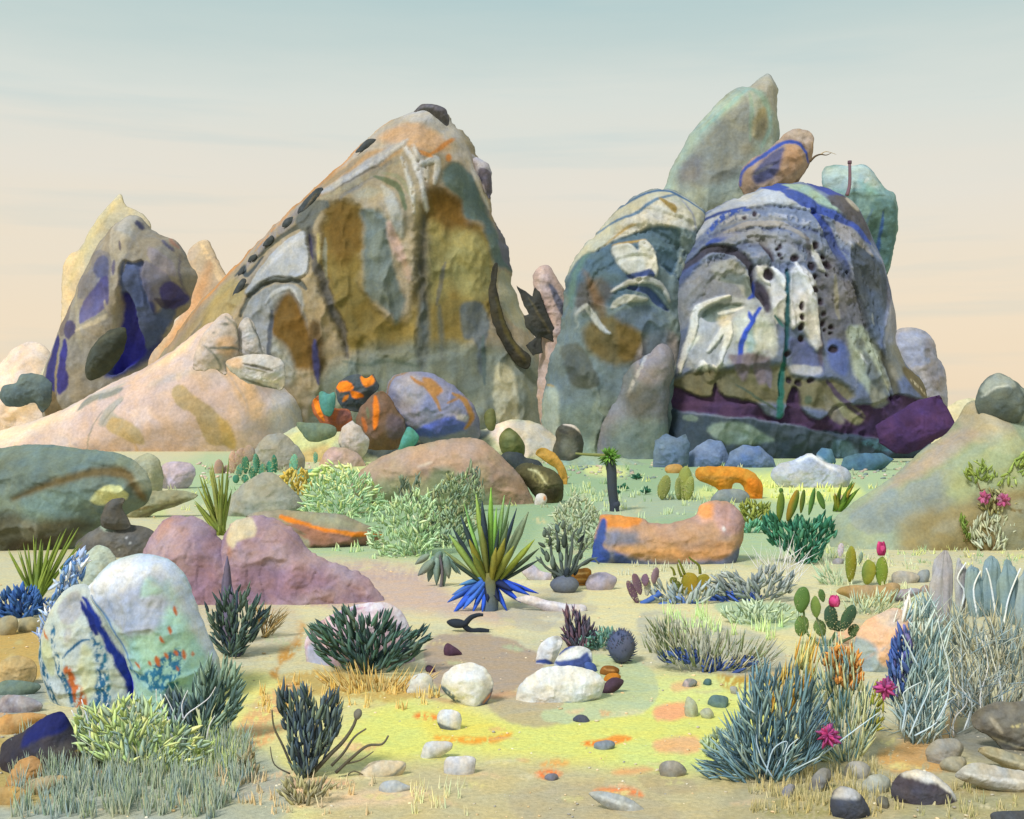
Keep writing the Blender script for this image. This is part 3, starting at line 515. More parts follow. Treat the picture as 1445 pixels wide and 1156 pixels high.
rock('rock_dome', 'huge domed rock with white streaks, pits and blue seams', 'rock',
 '916,690 918,600 914,560 926,520 936,480 932,440 930,415 938,385 952,355 968,328 990,305 1015,290 1040,280 1060,272 1085,262 1112,258 1140,258 1165,266 1190,276 1212,300 1224,325 1238,355 1250,385 1258,420 1264,455 1264,485 1275,510 1298,535 1306,560 1310,600 1300,670 1180,690 1040,700', '#78839a', D=97, T=100, R=150, base2='#5f6a84', sink=0, nz=.09, big=1, crack=0, edge=2.4, res=1.8, ops=folds(1062, 500, [112, 126, 140, 152, 166, 180, 194, 206, 218], 175, 5, 1.02, ['#525c74', '#a3a6b2', '#5d6680', '#8b8f9c', '#44507a', '#b2b4bc'], 8, 5)+[
 P('#a2a8b2', '940,370 975,325 1015,292 1060,272 1100,265 1130,290 1128,312 1100,305 1060,300 1020,312 985,335 955,365 942,380', soft=2, rel=3), P('#b3b6b8', '1030,285 1080,272 1110,285 1105,300 1060,295', soft=4, op=.8),
 P('#3f539c', '1075,262 1098,254 1112,262 1105,274 1088,280 1076,274', soft=1.6), P('#98b0a2', '1098,268 1122,264 1150,292 1165,312 1145,308 1120,290', soft=2.5), P('#475a9c', '1090,278 1120,282 1140,300 1165,312 1182,326 1176,332 1150,320 1120,308 1100,295', soft=1.8, rel=-2), P('#434f90', '1132,258 1152,256 1165,272 1190,290 1200,310 1180,300 1155,285 1138,272', soft=1.8), P('#57565c', '1150,290 1185,285 1205,310 1218,340 1200,350 1180,325', soft=3), P('#a9a8a4', '1180,290 1198,280 1206,292 1200,306 1188,304', soft=2, rel=2), S('#51424a', '1160,266 1176,270 1196,274', 9), S('#4a60a0', '1206,292 1210,310', 6), 
 S('#4458a6', '1128,310 1146,340 1158,372 1168,394', 12, taper=.5, rel=-2), S('#46579a', '1160,318 1190,335 1210,352', 10), P('#92929a', '1155,325 1180,334 1200,352 1216,368 1205,370 1185,355 1165,350', soft=2), S('#b9b2a6', '1190,355 1212,370', 7),
 P('#525a64', '1176,365 1195,356 1215,372 1235,385 1240,420 1230,450 1218,480 1205,490 1195,450 1180,410', soft=3, rel=-2), S('#6d6f80', '1245,380 1240,430 1228,470', 10, soft=3, op=.8), P('#8f93a2', '1244,425 1254,440 1256,490 1240,495 1222,495 1225,470', soft=2.5), S('#a8a9b4', '1240,440 1228,485', 7, op=.8), S('#7c6f4c', '1246,390 1260,440 1264,480', 4),
 S('#454c50', '1168,395 1186,430 1198,470 1210,505 1222,540 1232,570', 8, rel=-4), S('#4d4f49', '1205,490 1232,530 1236,570', 12, soft=3, rel=-2), P('#7d807c', '1230,490 1262,495 1262,520 1240,540 1225,510', soft=5), P('#66604a', '1255,520 1290,530 1302,560 1285,565 1262,545', soft=3), S('#b5ad94', '1262,535 1290,560', 5, dry=.6),
 P('#686a74', '1128,380 1160,378 1185,430 1200,480 1170,500 1130,480 1120,420', soft=6, op=.9), S('#8f8e80', '1150,400 1155,460', 6, op=.7), P('#98a090', '1168,470 1195,470 1215,510 1228,550 1205,565 1180,540 1170,505', soft=4), B('#6d7470', 1185, 492, 8, 8, soft=3), S('#cfd2cd', '1182,505 1192,520', 4), S('#c5c8c5', '1205,450 1208,465', 5), B('#43464c', 1212, 460, 4, 3.5),
 P('#4f5a72', '922,440 940,400 962,372 985,362 975,385 950,420 938,470 925,480', soft=5, op=.85), P('#5a6272', '928,500 950,470 962,470 958,510 945,540 922,545', soft=5, op=.8), P('#4c566e', '1140,330 1160,360 1172,400 1160,400 1146,365', soft=4, op=.7), P('#4a5160', '1186,500 1205,520 1222,560 1205,560 1190,530', soft=4, op=.7), P('#5d6a80', '1200,420 1225,430 1222,475 1205,480', soft=5, op=.6), S('#37477f', '958,335 985,318 1012,308 1042,302', 5, rel=-2), S('#3d56a0', '990,338 1008,318 1030,306 1045,306', 9, dry=.4), S('#4559a0', '988,355 1012,344 1030,340', 8), S('#848890', '1010,330 1045,320 1080,322 1105,335', 6, op=.7), S('#969494', '1010,340 1045,328 1085,332 1115,352', 9, rel=1),
 S('#454450', '925,420 948,395 975,372 988,362 1012,362 1030,375 1042,395 1046,420 1056,440', 11, rel=-4), S('#4f5c82', '922,430 950,402 975,380', 11, op=.8), P('#83868e', '935,440 960,405 985,380 1010,378 1030,390 1040,420 1020,450 980,460 945,470', soft=3), P('#9a9c98', '990,385 1015,378 1034,395 1044,420 1036,436 1020,410 1000,405', soft=2.5), P('#6c7570', '1000,404 1020,396 1038,404 1046,430 1034,432 1030,412 1010,410', soft=2),
 S('#46414c', '1038,348 1055,350 1062,368 1068,382', 9, rel=-2), P('#94979e', '1000,345 1040,335 1080,345 1100,370 1075,385 1060,360 1030,352', soft=5, op=.8),
 P('#a3a9b0', '965,470 975,440 1000,428 1036,432 1062,440 1072,480 1070,510 1040,520 1010,520 985,530 960,520', soft=3), S('#cfd0cc', '950,528 958,500 968,470 972,445 985,436 1012,428', 10, rel=3), P('#6e7c7a', '980,450 995,438 1010,438 1030,440 1012,455 990,462', soft=2, rel=-2), S('#cfd2cf', '1000,450 1030,444', 5), S('#d5d7d4', '985,500 1000,478 1010,465 1008,490 996,520', 10, rel=2), S('#dedfdd', '970,530 978,515 985,538 994,530 990,520', 8, rel=2), S('#c5cccb', '960,500 975,480', 6), P('#b9c0bc', '1015,465 1035,450 1060,460 1070,490 1055,500 1030,505', soft=5), P('#7aa5b4', '1030,478 1040,475 1042,500 1034,505', soft=4, op=.6), P('#cdbd94', '1000,455 1016,452 1012,465 1000,470', soft=4, op=.6),
 S('#3a52b0', '1048,405 1044,425 1036,432', 6), S('#3652b8', '1050,445 1040,462 1028,485 1022,520 1020,560', 7, taper=.4), S('#3652b8', '1036,450 1040,464', 5),
 P('#c2c4c8', '1046,392 1058,388 1070,396 1084,400 1095,390 1110,392 1124,410 1126,435 1128,470 1132,495 1120,500 1105,470 1090,470 1075,460 1062,440 1052,420', soft=3, rel=2), S('#d4d5d6', '1048,390 1056,402 1062,412', 9, rel=2), S('#dedfe0', '1068,392 1078,408 1084,420', 9, rel=2), S('#d9dadc', '1098,385 1106,405 1116,430 1124,465 1130,495', 10, rel=2), S('#cfd0d3', '1084,425 1088,450 1092,470', 10, rel=2), S('#47424e', '1050,410 1058,430 1060,448', 12, soft=3, rel=-2), S('#b8bcc0', '1120,360 1130,385 1136,395', 9, rel=1), S('#d0d3d6', '1066,440 1072,465', 6), S('#5b5a62', '1112,345 1118,375 1112,385', 7, op=.7),
 S('#2f5a66', '1086,395 1085,440 1084,500 1078,560', 6, taper=.3, rel=-2), S('#3c6b70', '1068,455 1080,470', 4), P('#5c648c', '1088,485 1110,490 1128,505 1136,525 1120,532 1100,530 1092,510', soft=3), P('#5c6ba0', '1140,490 1160,490 1168,520 1162,535 1145,525', soft=4), P('#a3a4aa', '1092,520 1130,522 1128,532 1096,532', soft=2), S('#5b5260', '1130,480 1132,520', 8, soft=3, op=.8),
 P('#6d6a54', '935,545 975,525 1010,525 1080,520 1100,535 1150,540 1175,560 1140,580 1080,570 1000,572 940,565', soft=4, rel=-3), P('#7b6f78', '1010,508 1030,505 1062,512 1066,540 1050,545 1040,520 1030,540 1018,525', soft=3, op=.9), S('#77707c', '1060,515 1066,550', 8), S('#4d5a52', '1020,545 1050,565 1075,580', 4), S('#2f6660', '1082,520 1078,570 1076,590', 8, taper=.2),
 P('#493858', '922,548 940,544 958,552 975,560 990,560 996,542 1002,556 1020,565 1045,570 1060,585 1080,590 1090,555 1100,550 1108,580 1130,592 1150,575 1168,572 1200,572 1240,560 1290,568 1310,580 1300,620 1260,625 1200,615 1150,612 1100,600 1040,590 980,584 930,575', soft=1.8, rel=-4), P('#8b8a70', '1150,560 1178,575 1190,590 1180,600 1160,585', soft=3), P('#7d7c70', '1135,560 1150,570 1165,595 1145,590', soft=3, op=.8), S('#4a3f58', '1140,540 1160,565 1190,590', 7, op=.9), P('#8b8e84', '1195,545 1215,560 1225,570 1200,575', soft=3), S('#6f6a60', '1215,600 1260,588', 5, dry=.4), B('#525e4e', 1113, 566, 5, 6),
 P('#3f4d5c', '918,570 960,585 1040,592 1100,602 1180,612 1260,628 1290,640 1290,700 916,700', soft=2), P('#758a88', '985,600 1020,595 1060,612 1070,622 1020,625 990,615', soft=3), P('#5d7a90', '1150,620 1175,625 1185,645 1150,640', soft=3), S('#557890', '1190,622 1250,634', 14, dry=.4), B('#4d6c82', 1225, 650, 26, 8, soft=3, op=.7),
 P('#8a9c90', '924,578 932,580 930,590 924,588'), P('#6d7f7c', '956,586 970,588 968,594 956,592')]
 + [B('#3a333b', x, y, a, b, soft=1.4, rel=-2) for x, y, a, b in [(1037,319,3,3),(1051,313,3.5,5),(1063,400,7,8),(1096,378,5,5),(1126,360,5,6),(1141,386,5,6),(1079,362,3,4),(1077,375,3,3),(1119,388,5,6),(1123,402,3,4),(1123,420,5,5),(1131,437,4,5),(1135,452,3,4),(1104,443,3,6),(1104,458,3,5),(1104,470,4,5),(1134,465,3,4),(1145,470,3,3),(1104,486,4,5),(1148,500,6,5),(1136,376,3,3),(1139,402,2.5,2.5),(1090,540,4,4),(1118,539,5,4),(1102,543,4,4),(1087,505,4,4),(1144,478,2,2),(1137,474,2,2),(1080,380,2,2),(1075,366,3,2.5)]])
rock('rock_buttress', 'mauve-grey rock buttress joining the teal formation to the striped dome', 'rock', '838,690 842,640 850,600 862,576 874,556 880,530 896,512 914,500 930,486 946,490 952,520 944,560 942,610 942,660 936,690', '#7c7c80', D=92, T=26, base2='#6c7478', sink=0, nz=.12, edge=2, big=.5, crack=0, ops=[P('#8a868c', '905,480 935,455 948,480 940,530 915,545 895,530', soft=6), S('#4f5c6c', '900,520 918,490 938,470', 6, soft=3, dry=.3), P('#72807c', '866,600 945,600 945,690 866,690', soft=14), S('#a5a6a8', '884,560 900,525 920,490', 5, dry=.4), P('#5e5a4c', '880,560 910,545 930,560 900,590', soft=7, op=.7)])
rock('boulder', 'grey-lilac boulder peeking out behind the dome\'s right side', 'boulder', '1240,560 1255,480 1266,465 1285,462 1305,468 1318,482 1322,500 1332,520 1336,545 1330,590 1260,600', '#a6a6ac', D=108, T=26, base2='#9c9da6', ops=[P('#9aa3bc', '1268,470 1300,472 1304,500 1280,520 1265,500', soft=3), P('#8d8c94', '1300,480 1320,490 1334,540 1310,550 1295,520', soft=6), P('#8e97b2', '1284,508 1304,506 1304,516 1284,518', soft=2)])
rock('boulder', 'dark purple angular boulder at the right foot of the dome', 'boulder', '1235,600 1262,584 1290,566 1312,560 1326,558 1338,578 1349,602 1342,612 1320,620 1300,634 1284,640 1265,640 1240,625', '#4b3560', D=84, T=16, base2='#432f55', sm=False, ops=[P('#5d4173', '1290,590 1330,585 1335,600 1300,615', soft=8, op=.6)])
for p, c, c2, by, lb in [
 ('920,660 924,622 940,612 955,618 968,612 974,628 972,652 960,662', '#6a7f9a', '#5f7288', 660, 'steel-blue block leftmost in the rubble under the dome'),
 ('966,664 972,640 985,628 1002,620 1018,622 1028,640 1030,656 1000,658', '#7689ab', '#6b7fa2', 659, 'periwinkle-blue wedge-shaped rock in the rubble under the dome'),
 ('1022,654 1030,638 1048,628 1072,630 1090,645 1097,655 1075,660 1040,658', '#6d80a0', '#6178a0', 660, 'low rounded blue-grey rock right of the periwinkle wedge'),
 ('1150,652 1152,640 1160,632 1174,634 1180,650 1170,656', '#5f8398', '#547890', 657, 'small teal-blue stone in the shaded rubble behind the white boulder'),
 ('1185,662 1190,646 1210,640 1245,640 1262,648 1248,660 1215,668', '#56788c', '#4a6a80', 664, 'flat dark teal rock at the right end of the dome rubble'),
 ('1088,672 1098,656 1122,648 1142,640 1160,650 1196,662 1200,676 1184,688 1150,690 1110,684', '#b3bac8', '#a5aec0', 688, 'bright lilac-white rock slab in the grass below the dome')]:
    rock('rubble_stone' if by < 680 else 'boulder', lb, 'stone' if by < 680 else 'boulder', p, c, by=by, T=14, base2=c2, group='blue rubble under the dome' if by < 680 else None,
         ops=[S('#dfe3ea', '1125,650 1145,643 1160,654 1180,664', 6, soft=3)], sm=(by > 680))
# ------------------------------------------------------------------ ground: one sheet, its soils, sands and mosses as patches
GOPS = [
 P('#a9bd94', '300,640 1250,640 1300,740 1120,790 860,800 700,835 480,800 330,750', soft=22, warp=8), 
 P('#94ae88', '480,680 580,660 720,665 830,650 1000,648 1040,700 960,740 860,735 780,730 740,770 640,800 560,770 470,720', soft=14, warp=8, op=.9), P('#94ad86', '440,690 520,668 600,690 580,740 520,760 460,730', soft=10, warp=7, op=.8),
 P('#c6cf8e', '500,650 570,655 600,672 540,690 500,670', soft=6, warp=6), P('#d3d890', '830,655 880,660 880,672 830,670', soft=6), P('#cdd68a', '985,690 1050,690 1060,705 1000,708', soft=5, warp=5), P('#d5dd84', '1070,668 1150,672 1215,690 1190,706 1110,708 1060,690', soft=8, warp=5), P('#e0e8b0', '1090,690 1160,692 1150,700 1100,700', soft=5, op=.6),
 P('#a8b59c', '860,700 1000,705 1060,715 860,735', soft=8, op=.8), P('#c9c79c', '400,640 440,640 470,670 430,690 400,670', soft=6), P('#e8dcbe', '690,598 770,610 790,640 740,650 700,630', soft=4),
 P('#d8cfa2', '220,815 500,790 640,800 760,815 900,800 1100,850 1180,900 1000,900 860,890 700,900 560,880 380,870 220,870', soft=14), P('#c6a69f', '380,800 560,800 660,850 730,870 700,880 600,865 480,860', soft=14, op=.75), P('#b39c98', '480,790 590,800 590,820 500,818', soft=6, op=.5, dry=.5), P('#bba39f', '400,850 470,845 540,850 470,858', soft=3, dry=.7, op=.7),
 P('#d9d0a0', '820,830 1000,855 1180,890 1180,930 1080,920 900,870', soft=10), P('#dcd3a4', '870,720 1000,790 1180,800 1300,800 1300,880 1180,850 1000,810', soft=15, op=.7),
 P('#d8d092', '390,960 600,960 700,1000 850,1010 930,1000 1080,960 1120,1080 950,1150 600,1180 300,1180 250,1060', soft=18), P('#dbdc76', '560,985 640,1000 760,1010 930,980 1060,965 1110,1000 1060,1080 930,1100 720,1070 560,1080 480,1040', soft=22, op=.9),
 P('#e2d66a', '600,1008 660,1005 720,1030 700,1048 610,1045', soft=9, warp=6, op=.85), P('#d9e08c', '880,960 1000,950 1080,965 1000,1000 900,1000', soft=14, op=.8), P('#cfdd8c', '880,1050 1000,1060 1000,1090 900,1090', soft=14, op=.6),
 P('#e0d884', '180,1050 340,1045 420,1080 330,1100 200,1095', soft=10), P('#e5dd80', '300,965 380,950 410,1000 330,1020', soft=8, op=.7),
 P('#c2b48c', '560,1080 760,1075 900,1090 1080,1100 1080,1200 480,1200 480,1120', soft=20, op=.85), P('#b5a88a', '730,1115 860,1105 960,1150 900,1190 740,1160', soft=6, op=.6),
 P('#b09d88', '603,905 650,893 705,898 745,915 768,935 750,960 700,985 640,985 606,960 600,930', soft=2.5, warp=4), P('#b3a489', '690,990 770,985 815,1005 780,1025 720,1020', soft=4, op=.8), S('#c09170', '560,980 600,982 640,990 690,990', 7, soft=3, op=.6), S('#c4946f', '690,985 740,978', 9, soft=3, op=.7),
 P('#bfc89a', '800,925 850,925 905,935 930,965 915,1000 850,1015 780,1020 765,1005 800,990', soft=2, warp=3), P('#aebc94', '850,950 900,955 915,980 860,990', soft=8, op=.5),
 P('#bdb59c', '725,835 820,835 822,850 845,860 800,885 745,880', soft=3, op=.7), P('#b3aea0', '700,860 790,858 780,885 755,892 720,880', soft=2, op=.6),
 P('#c8954a', '395,890 430,880 420,920 380,950 405,965 395,975', soft=4, warp=5, dry=.2), P('#c3a45c', '400,955 480,945 560,960 600,975 560,990 480,985 410,980', soft=5, warp=6, op=.85, dry=.15), P('#e3a676', '360,990 400,965 420,975 360,1040 330,1040', soft=6, op=.7, dry=.3), 
 P('#eba66e', '350,1040 410,1020 360,1060', soft=5, dry=.3, op=.7), P('#e6a27e', '480,1060 540,1050 520,1062', soft=4, dry=.3, op=.6), P('#e3a98a', '320,1110 400,1098 500,1105 420,1125 330,1128', soft=6, dry=.35, op=.75), P('#e9c9a6', '420,1120 600,1115 560,1135 420,1140', soft=6, op=.6),
 S('#f08a3c', '585,1010 618,1012', 10, soft=4, dry=.3), S('#f0a53c', '615,1042 680,1046 720,1036', 11, soft=4, dry=.2), S('#f3842c', '822,1049 850,1048 890,1042', 9, soft=3, dry=.1), S('#f39a40', '850,1046 885,1040', 8, soft=3), S('#f08040', '757,1093 790,1092', 12, soft=4, dry=.15), S('#f0a048', '765,1080 800,1075', 11, soft=5, op=.7, dry=.2), S('#ee8a50', '840,1118 880,1115 905,1122', 11, soft=5, dry=.15), S('#e9a070', '865,1090 920,1085', 10, soft=5, op=.7),
 P('#edae80', '925,998 965,990 975,1010 930,1016', soft=4), P('#ecb283', '925,1045 980,1038 985,1060 930,1062', soft=4, op=.85), P('#e9b184', '950,965 985,960 985,970 952,975', soft=4, op=.7), P('#b5a582', '900,1095 960,1090 985,1115 930,1122', soft=4, op=.7),
 P('#c2a04c', '1020,945 1110,935 1120,965 1030,972', soft=5, dry=.3), P('#e9b88e', '1180,880 1280,855 1290,900 1200,935', soft=8, dry=.15), P('#b9bd94', '1180,790 1300,840 1280,880 1200,880', soft=10, op=.7),
 P('#a6acA0', '60,1060 380,1060 360,1200 0,1200 0,1100', soft=16, op=.85), P('#b9a468', '-20,1040 60,1060 70,1130 -20,1130', soft=8), P('#c4a562', '-20,880 60,900 55,960 -20,960', soft=6), P('#9aa29c', '-20,960 60,965 50,1010 -20,1010', soft=6), P('#b5c878', '110,1020 300,1010 330,1060 200,1085 110,1060', soft=10, op=.8),
 P('#b5ab86', '1060,1080 1180,1030 1340,1010 1480,1000 1480,1200 1040,1200', soft=14), P('#8c8a7c', '1340,1030 1480,1000 1480,1075 1380,1070', soft=8), P('#cfa467', '1240,1060 1330,1050 1340,1085 1260,1090', soft=5, dry=.2), P('#c9a271', '1290,1020 1350,1010 1330,1060 1270,1070', soft=6, op=.7), P('#9a8f62', '1330,1110 1480,1110 1480,1150 1330,1140', soft=6, op=.6, dry=.3), P('#a09a66', '1080,1120 1180,1105 1170,1150 1080,1150', soft=6, dry=.35, op=.8), P('#a9a47c', '1290,1130 1460,1125 1460,1160 1290,1160', soft=5, op=.6),
 P('#a6c098', '1010,850 1130,855 1110,890 1040,880', soft=3, op=.8), P('#b9b6a0', '905,865 1010,880 1090,905 1110,950 1000,950 920,930', soft=4, op=.85), S('#c9c0a0', '1230,830 1310,815 1330,850', 20, soft=8),
 P('#c2c88e', '140,690 190,680 220,700 230,730 150,715', soft=5), P('#c9bfa0', '270,850 400,850 420,900 330,930', soft=10)]
_r = random.Random(77)
for _i in range(240):
    _y = 665+_r.random()**.8*480; _x = _r.uniform(-10, 1450); _w = _r.uniform(14, 60)*(.35+.65*(_y-600)/550)
    _c = _r.choice(['#d9d3a6', '#cfc696', '#bfb694', '#e2d9b4', '#c9b18c', '#b8bf92'] if _y < 940 else ['#e0d690', '#e6c49a', '#cfc08c', '#b9ab88', '#d6d08a', '#e3d6ae', '#c4b490', '#e0b07c'])
    GOPS.append(S(_c, f'{_x},{_y} {_x+_w*.5},{_y+_r.uniform(-4,4)} {_x+_w},{_y+_r.uniform(-5,5)}', _r.uniform(3, 11), soft=2.5, op=_r.uniform(.4, .85), dry=_r.uniform(.1, .6)))
rows = [5.0, 6.0, 6.9]; d_ = 7.7
while d_ < 150: rows.append(d_); d_ += max(0.03, 2.0*d_*d_/(CAMH*FP))
rows += [170, 200, 260, 350, 500, 800, 1300, 2200, 4000, 7000]
cols = np.unique(np.r_[np.arange(-20, 1470, 2.4), np.linspace(-2600, -20, 60), np.linspace(1470, 4100, 60)])
rows = np.array(rows); YY, UU = np.meshgrid(rows, cols, indexing='ij'); XX = (UU-CX)/FP*YY
VV = HY + CAMH*FP/YY; uvg = np.stack([UU.ravel(), VV.ravel()], 1)
fadeh = np.clip((YY-9)/30, 0.15, 1)*np.clip(1-(YY-60)/60, 0, 1)
ZZ = (fbm(XX/1.3, YY/1.3, 4)*0.035 + fbm(XX/6, YY/6, 3)*0.06)*np.clip(1-(YY-40)/60, 0, 1)
gc = np.repeat(lin('#cfc79c')[None]*G_GROUND, len(uvg), 0)
kk = np.clip(.5+2.2*fbm(XX.ravel()/2.5, YY.ravel()/5, 4), 0, 1)[:, None]; gc = gc*(1-kk)+lin('#c7c2a2')*G_GROUND*kk
inr = (uvg[:, 0] > -40) & (uvg[:, 0] < 1490) & (YY.ravel() < 150)
sub = gc[inr].copy(); apply_ops(uvg[inr], sub, GOPS, G_GROUND, None); gc[inr] = sub
nr, ncol = YY.shape; ii = np.arange(nr*ncol).reshape(nr, ncol)
Fq = np.stack([ii[:-1, :-1], ii[:-1, 1:], ii[1:, 1:], ii[1:, :-1]], -1).reshape(-1, 4)
gm = make_mat('soil', 0.05, 0.2, 0.2, 0.95, hue=0.08)
g = link_mesh('ground', np.stack([XX.ravel(), YY.ravel(), ZZ.ravel()], 1), Fq.tolist(), gc, gm); tag(g, kind='structure')
# the sheet goes on behind the viewer too
bk = link_mesh('ground', [(-900, -900, -.01), (900, -900, -.01), (900, 5.2, -.01), (-900, 5.2, -.01)], [(0, 1, 2, 3)], np.repeat(lin('#cfc79c')[None]*G_GROUND, 4, 0), gm); tag(bk, kind='structure')

# ------------------------------------------------------------------ right-hand hillside
HILL = rock('hill', None, None, '1120,806 1140,770 1165,744 1195,716 1230,692 1265,668 1300,636 1335,612 1352,590 1362,572 1376,566 1400,574 1440,590 1500,600 1580,640 1640,700 1660,830 1560,840 1400,840 1290,840 1200,836',
 '#98a58e', D=29, T=90, R=130, base2='#8d9880', kind='structure', sink=14, nz=.04, crack=0, ops=[
 P('#aba48c', '1352,590 1362,570 1378,566 1400,590 1420,640 1390,640 1350,620', soft=4), P('#a89d8e', '1200,722 1240,692 1300,640 1345,606 1362,612 1330,640 1280,672 1230,700', soft=5), P('#8f9a94', '1190,730 1230,700 1290,672 1340,640 1366,622 1350,650 1310,690 1320,705 1260,730 1215,748', soft=3, warp=5), P('#84908f', '1230,710 1290,695 1300,740 1240,745', soft=8, op=.7), P('#a5b48c', '1330,640 1400,612 1460,620 1460,720 1340,720 1310,690', soft=14, op=.7),
 P('#958c68', '1250,735 1320,705 1390,685 1500,680 1560,830 1270,820', soft=12), P('#857952', '1330,735 1470,715 1500,820 1310,800', soft=12, op=.8), P('#9aa594', '1368,715 1430,700 1445,760 1380,780', soft=6, op=.5), S('#a4a28c', '1290,740 1320,730', 14, soft=6, op=.6), S('#7a6f4c', '1385,712 1440,720', 6, dry=.4)])
rock('boulder', 'dark oval slate boulder resting on the right hill crest', 'boulder', '1376,572 1380,550 1392,534 1406,526 1420,530 1440,544 1452,560 1450,585 1436,600 1420,605 1402,600 1386,590', '#59635f', D=28.4, T=26, base2='#66706a', ops=[P('#98a096', '1384,548 1398,530 1412,526 1430,540 1420,548 1400,545 1386,556', soft=2), S('#b0b6ac', '1382,560 1398,548 1408,546 1418,542', 3), P('#8f978c', '1436,545 1452,560 1448,590 1436,598 1440,570', soft=3)])

# ------------------------------------------------------------------ rocks of the middle ground
R_ = rock
R_('boulder', 'lavender-blue boulder with rusty veins at the mountain foot', 'boulder', '546,580 545,552 552,534 568,526 588,524 610,528 630,538 650,552 668,572 676,592 676,612 650,616 600,618 580,606 556,604', '#8d8b9c', D=84, sink=8, T=34, base2='#8286a2', ops=[P('#5a69b4', '548,575 562,580 575,600 590,606 620,592 650,590 655,605 620,616 585,612 570,598', soft=3), P('#a3a1ab', '556,545 580,530 600,540 600,565 580,570', soft=6, op=.7), S('#a47a4e', '580,532 600,545 614,560 624,580', 6), P('#a87c4c', '596,534 612,536 626,552 612,560', soft=2), S('#b0834e', '640,556 656,566 666,590 656,604', 7), S('#9b7650', '634,570 648,562', 4), S('#8c7350', '546,560 552,536 575,525', 3), B('#c6c2c6', 654, 590, 8, 4, op=.8)])
R_('boulder', 'russet-brown boulder with a bright orange stripe', 'boulder', '502,600 505,582 515,568 528,556 540,552 552,562 562,580 572,594 572,612 560,626 520,626 506,616', '#7d6250', D=82.5, sink=8, T=20, base2='#6d5f52', ops=[S('#e07b26', '530,560 534,580 530,605', 9, rel=1), S('#b0683a', '512,590 518,608', 7), P('#6f6063', '548,585 570,596 566,616 550,620', soft=3), S('#6f7258', '520,575 522,590', 5)])
R_('stone', 'orange and dark speckled rock highest in the orange rock pile', 'stone', '474,556 478,540 490,532 506,528 516,534 526,528 532,538 534,548 520,562 512,572 492,572 480,566', '#5d6264', D=84.5, sink=8, T=10, base2='#4b565e', ops=[P('#ee8426', '476,540 492,538 500,550 480,553', soft=1.3), P('#f08322', '496,552 512,556 514,562 500,562', soft=1.3), P('#e98a30', '510,532 522,528 530,538 520,546 512,542', soft=1.3), S('#e08730', '484,566 492,558', 6)])
R_('stone', 'orange-rimmed reddish rock at the left end of the orange pile', 'stone', '440,575 444,562 452,560 458,574 475,576 492,578 496,592 486,600 464,600 450,592', '#b5653a', D=83, sink=8, T=9, base2='#a86a50', ops=[S('#f28a2a', '444,562 450,578 458,592', 8), P('#96645c', '478,578 496,584 488,598 476,596', soft=3)])
R_('boulder', 'pale khaki boulder peeking out behind the big dark green-grey boulder', 'boulder', '176,692 180,660 196,645 214,640 226,652 230,676 224,700 200,704', '#a5a78e', by=700, T=18, base2='#9c9e88')
R_('stone', 'teal stone wedged between the orange rocks', 'stone', '450,558 456,552 464,556 472,554 473,572 466,580 454,576', '#5f9a90', D=82, sink=8, T=6, base2='#568c86')
R_('stone', 'teal triangular stone right of the russet boulder', 'stone', '562,628 570,612 578,602 590,614 588,622 572,628', '#5a9c92', D=81, sink=8, T=6, base2='#54907f')
R_('stone', 'dull green flat rock under the orange pile', 'stone', '418,598 430,596 470,600 472,612 440,616 424,610', '#7c8b74', D=82, sink=8, T=6, base2='#6f8070')
R_('boulder', 'whitish hexagonal boulder with a dark shaded base', 'boulder', '477,622 482,604 496,594 508,602 522,620 518,634 506,644 494,640 480,632', '#c9bfb8', D=79.5, sink=8, T=16, base2='#c2b6ae', sm=False, ops=[P('#77776f', '472,618 480,628 494,638 506,645 500,655 470,645', soft=2)])  # dark base patch is painted shade
R_('boulder', 'small pinkish-tan round boulder beside the long tan one', 'boulder', '448,672 454,646 468,632 486,632 505,640 516,656 512,672 480,680', '#b9a48c', D=77, sink=8, T=18, base2='#b59c90', ops=[B('#bea6a6', 472, 642, 14, 7, soft=5)])
R_('boulder', 'long low tan boulder arching across the middle ground', 'boulder', '498,690 508,665 540,644 580,630 630,620 668,618 690,628 716,652 740,680 756,702 750,716 710,716 640,712 560,705', '#ab9a80', by=712, T=36, base2='#a88f7e', nz=.06, ops=[P('#b59c8a', '560,640 660,622 690,640 600,660', soft=8), P('#a48b78', '680,640 745,690 745,712 700,712 690,670', soft=8), S('#c9bcab', '592,657 612,650', 4, op=.7), P('#9aa080', '498,690 560,672 640,680 700,700 680,715 540,712', soft=10, op=.8), P('#8f9a78', '610,665 640,660 650,690 610,700', soft=7, op=.8)])
R_('boulder', 'grey-brown mound of rock behind the small green cactus row', 'boulder', '355,655 362,630 378,614 398,612 416,626 430,646 424,662 390,668', '#a09c8c', by=664, T=16, base2='#9a988e')
R_('boulder', 'smooth grey dome-shaped rock in the middle left', 'boulder', '318,722 326,700 346,682 368,668 386,668 406,684 424,704 432,718 400,730 350,732', '#a3a190', by=728, T=28, base2='#9c9c8e', nz=.05)
R_('boulder', 'pale lilac rock with a grey shaded side at the middle left', 'boulder', '226,668 232,654 250,651 268,654 276,664 270,680 248,690 232,688 228,680', '#b9acb8', by=690, T=14, base2='#b0a4b2', ops=[P('#85817f', '226,664 234,670 242,692 228,692', soft=2)])  # grey side patch paints in shade
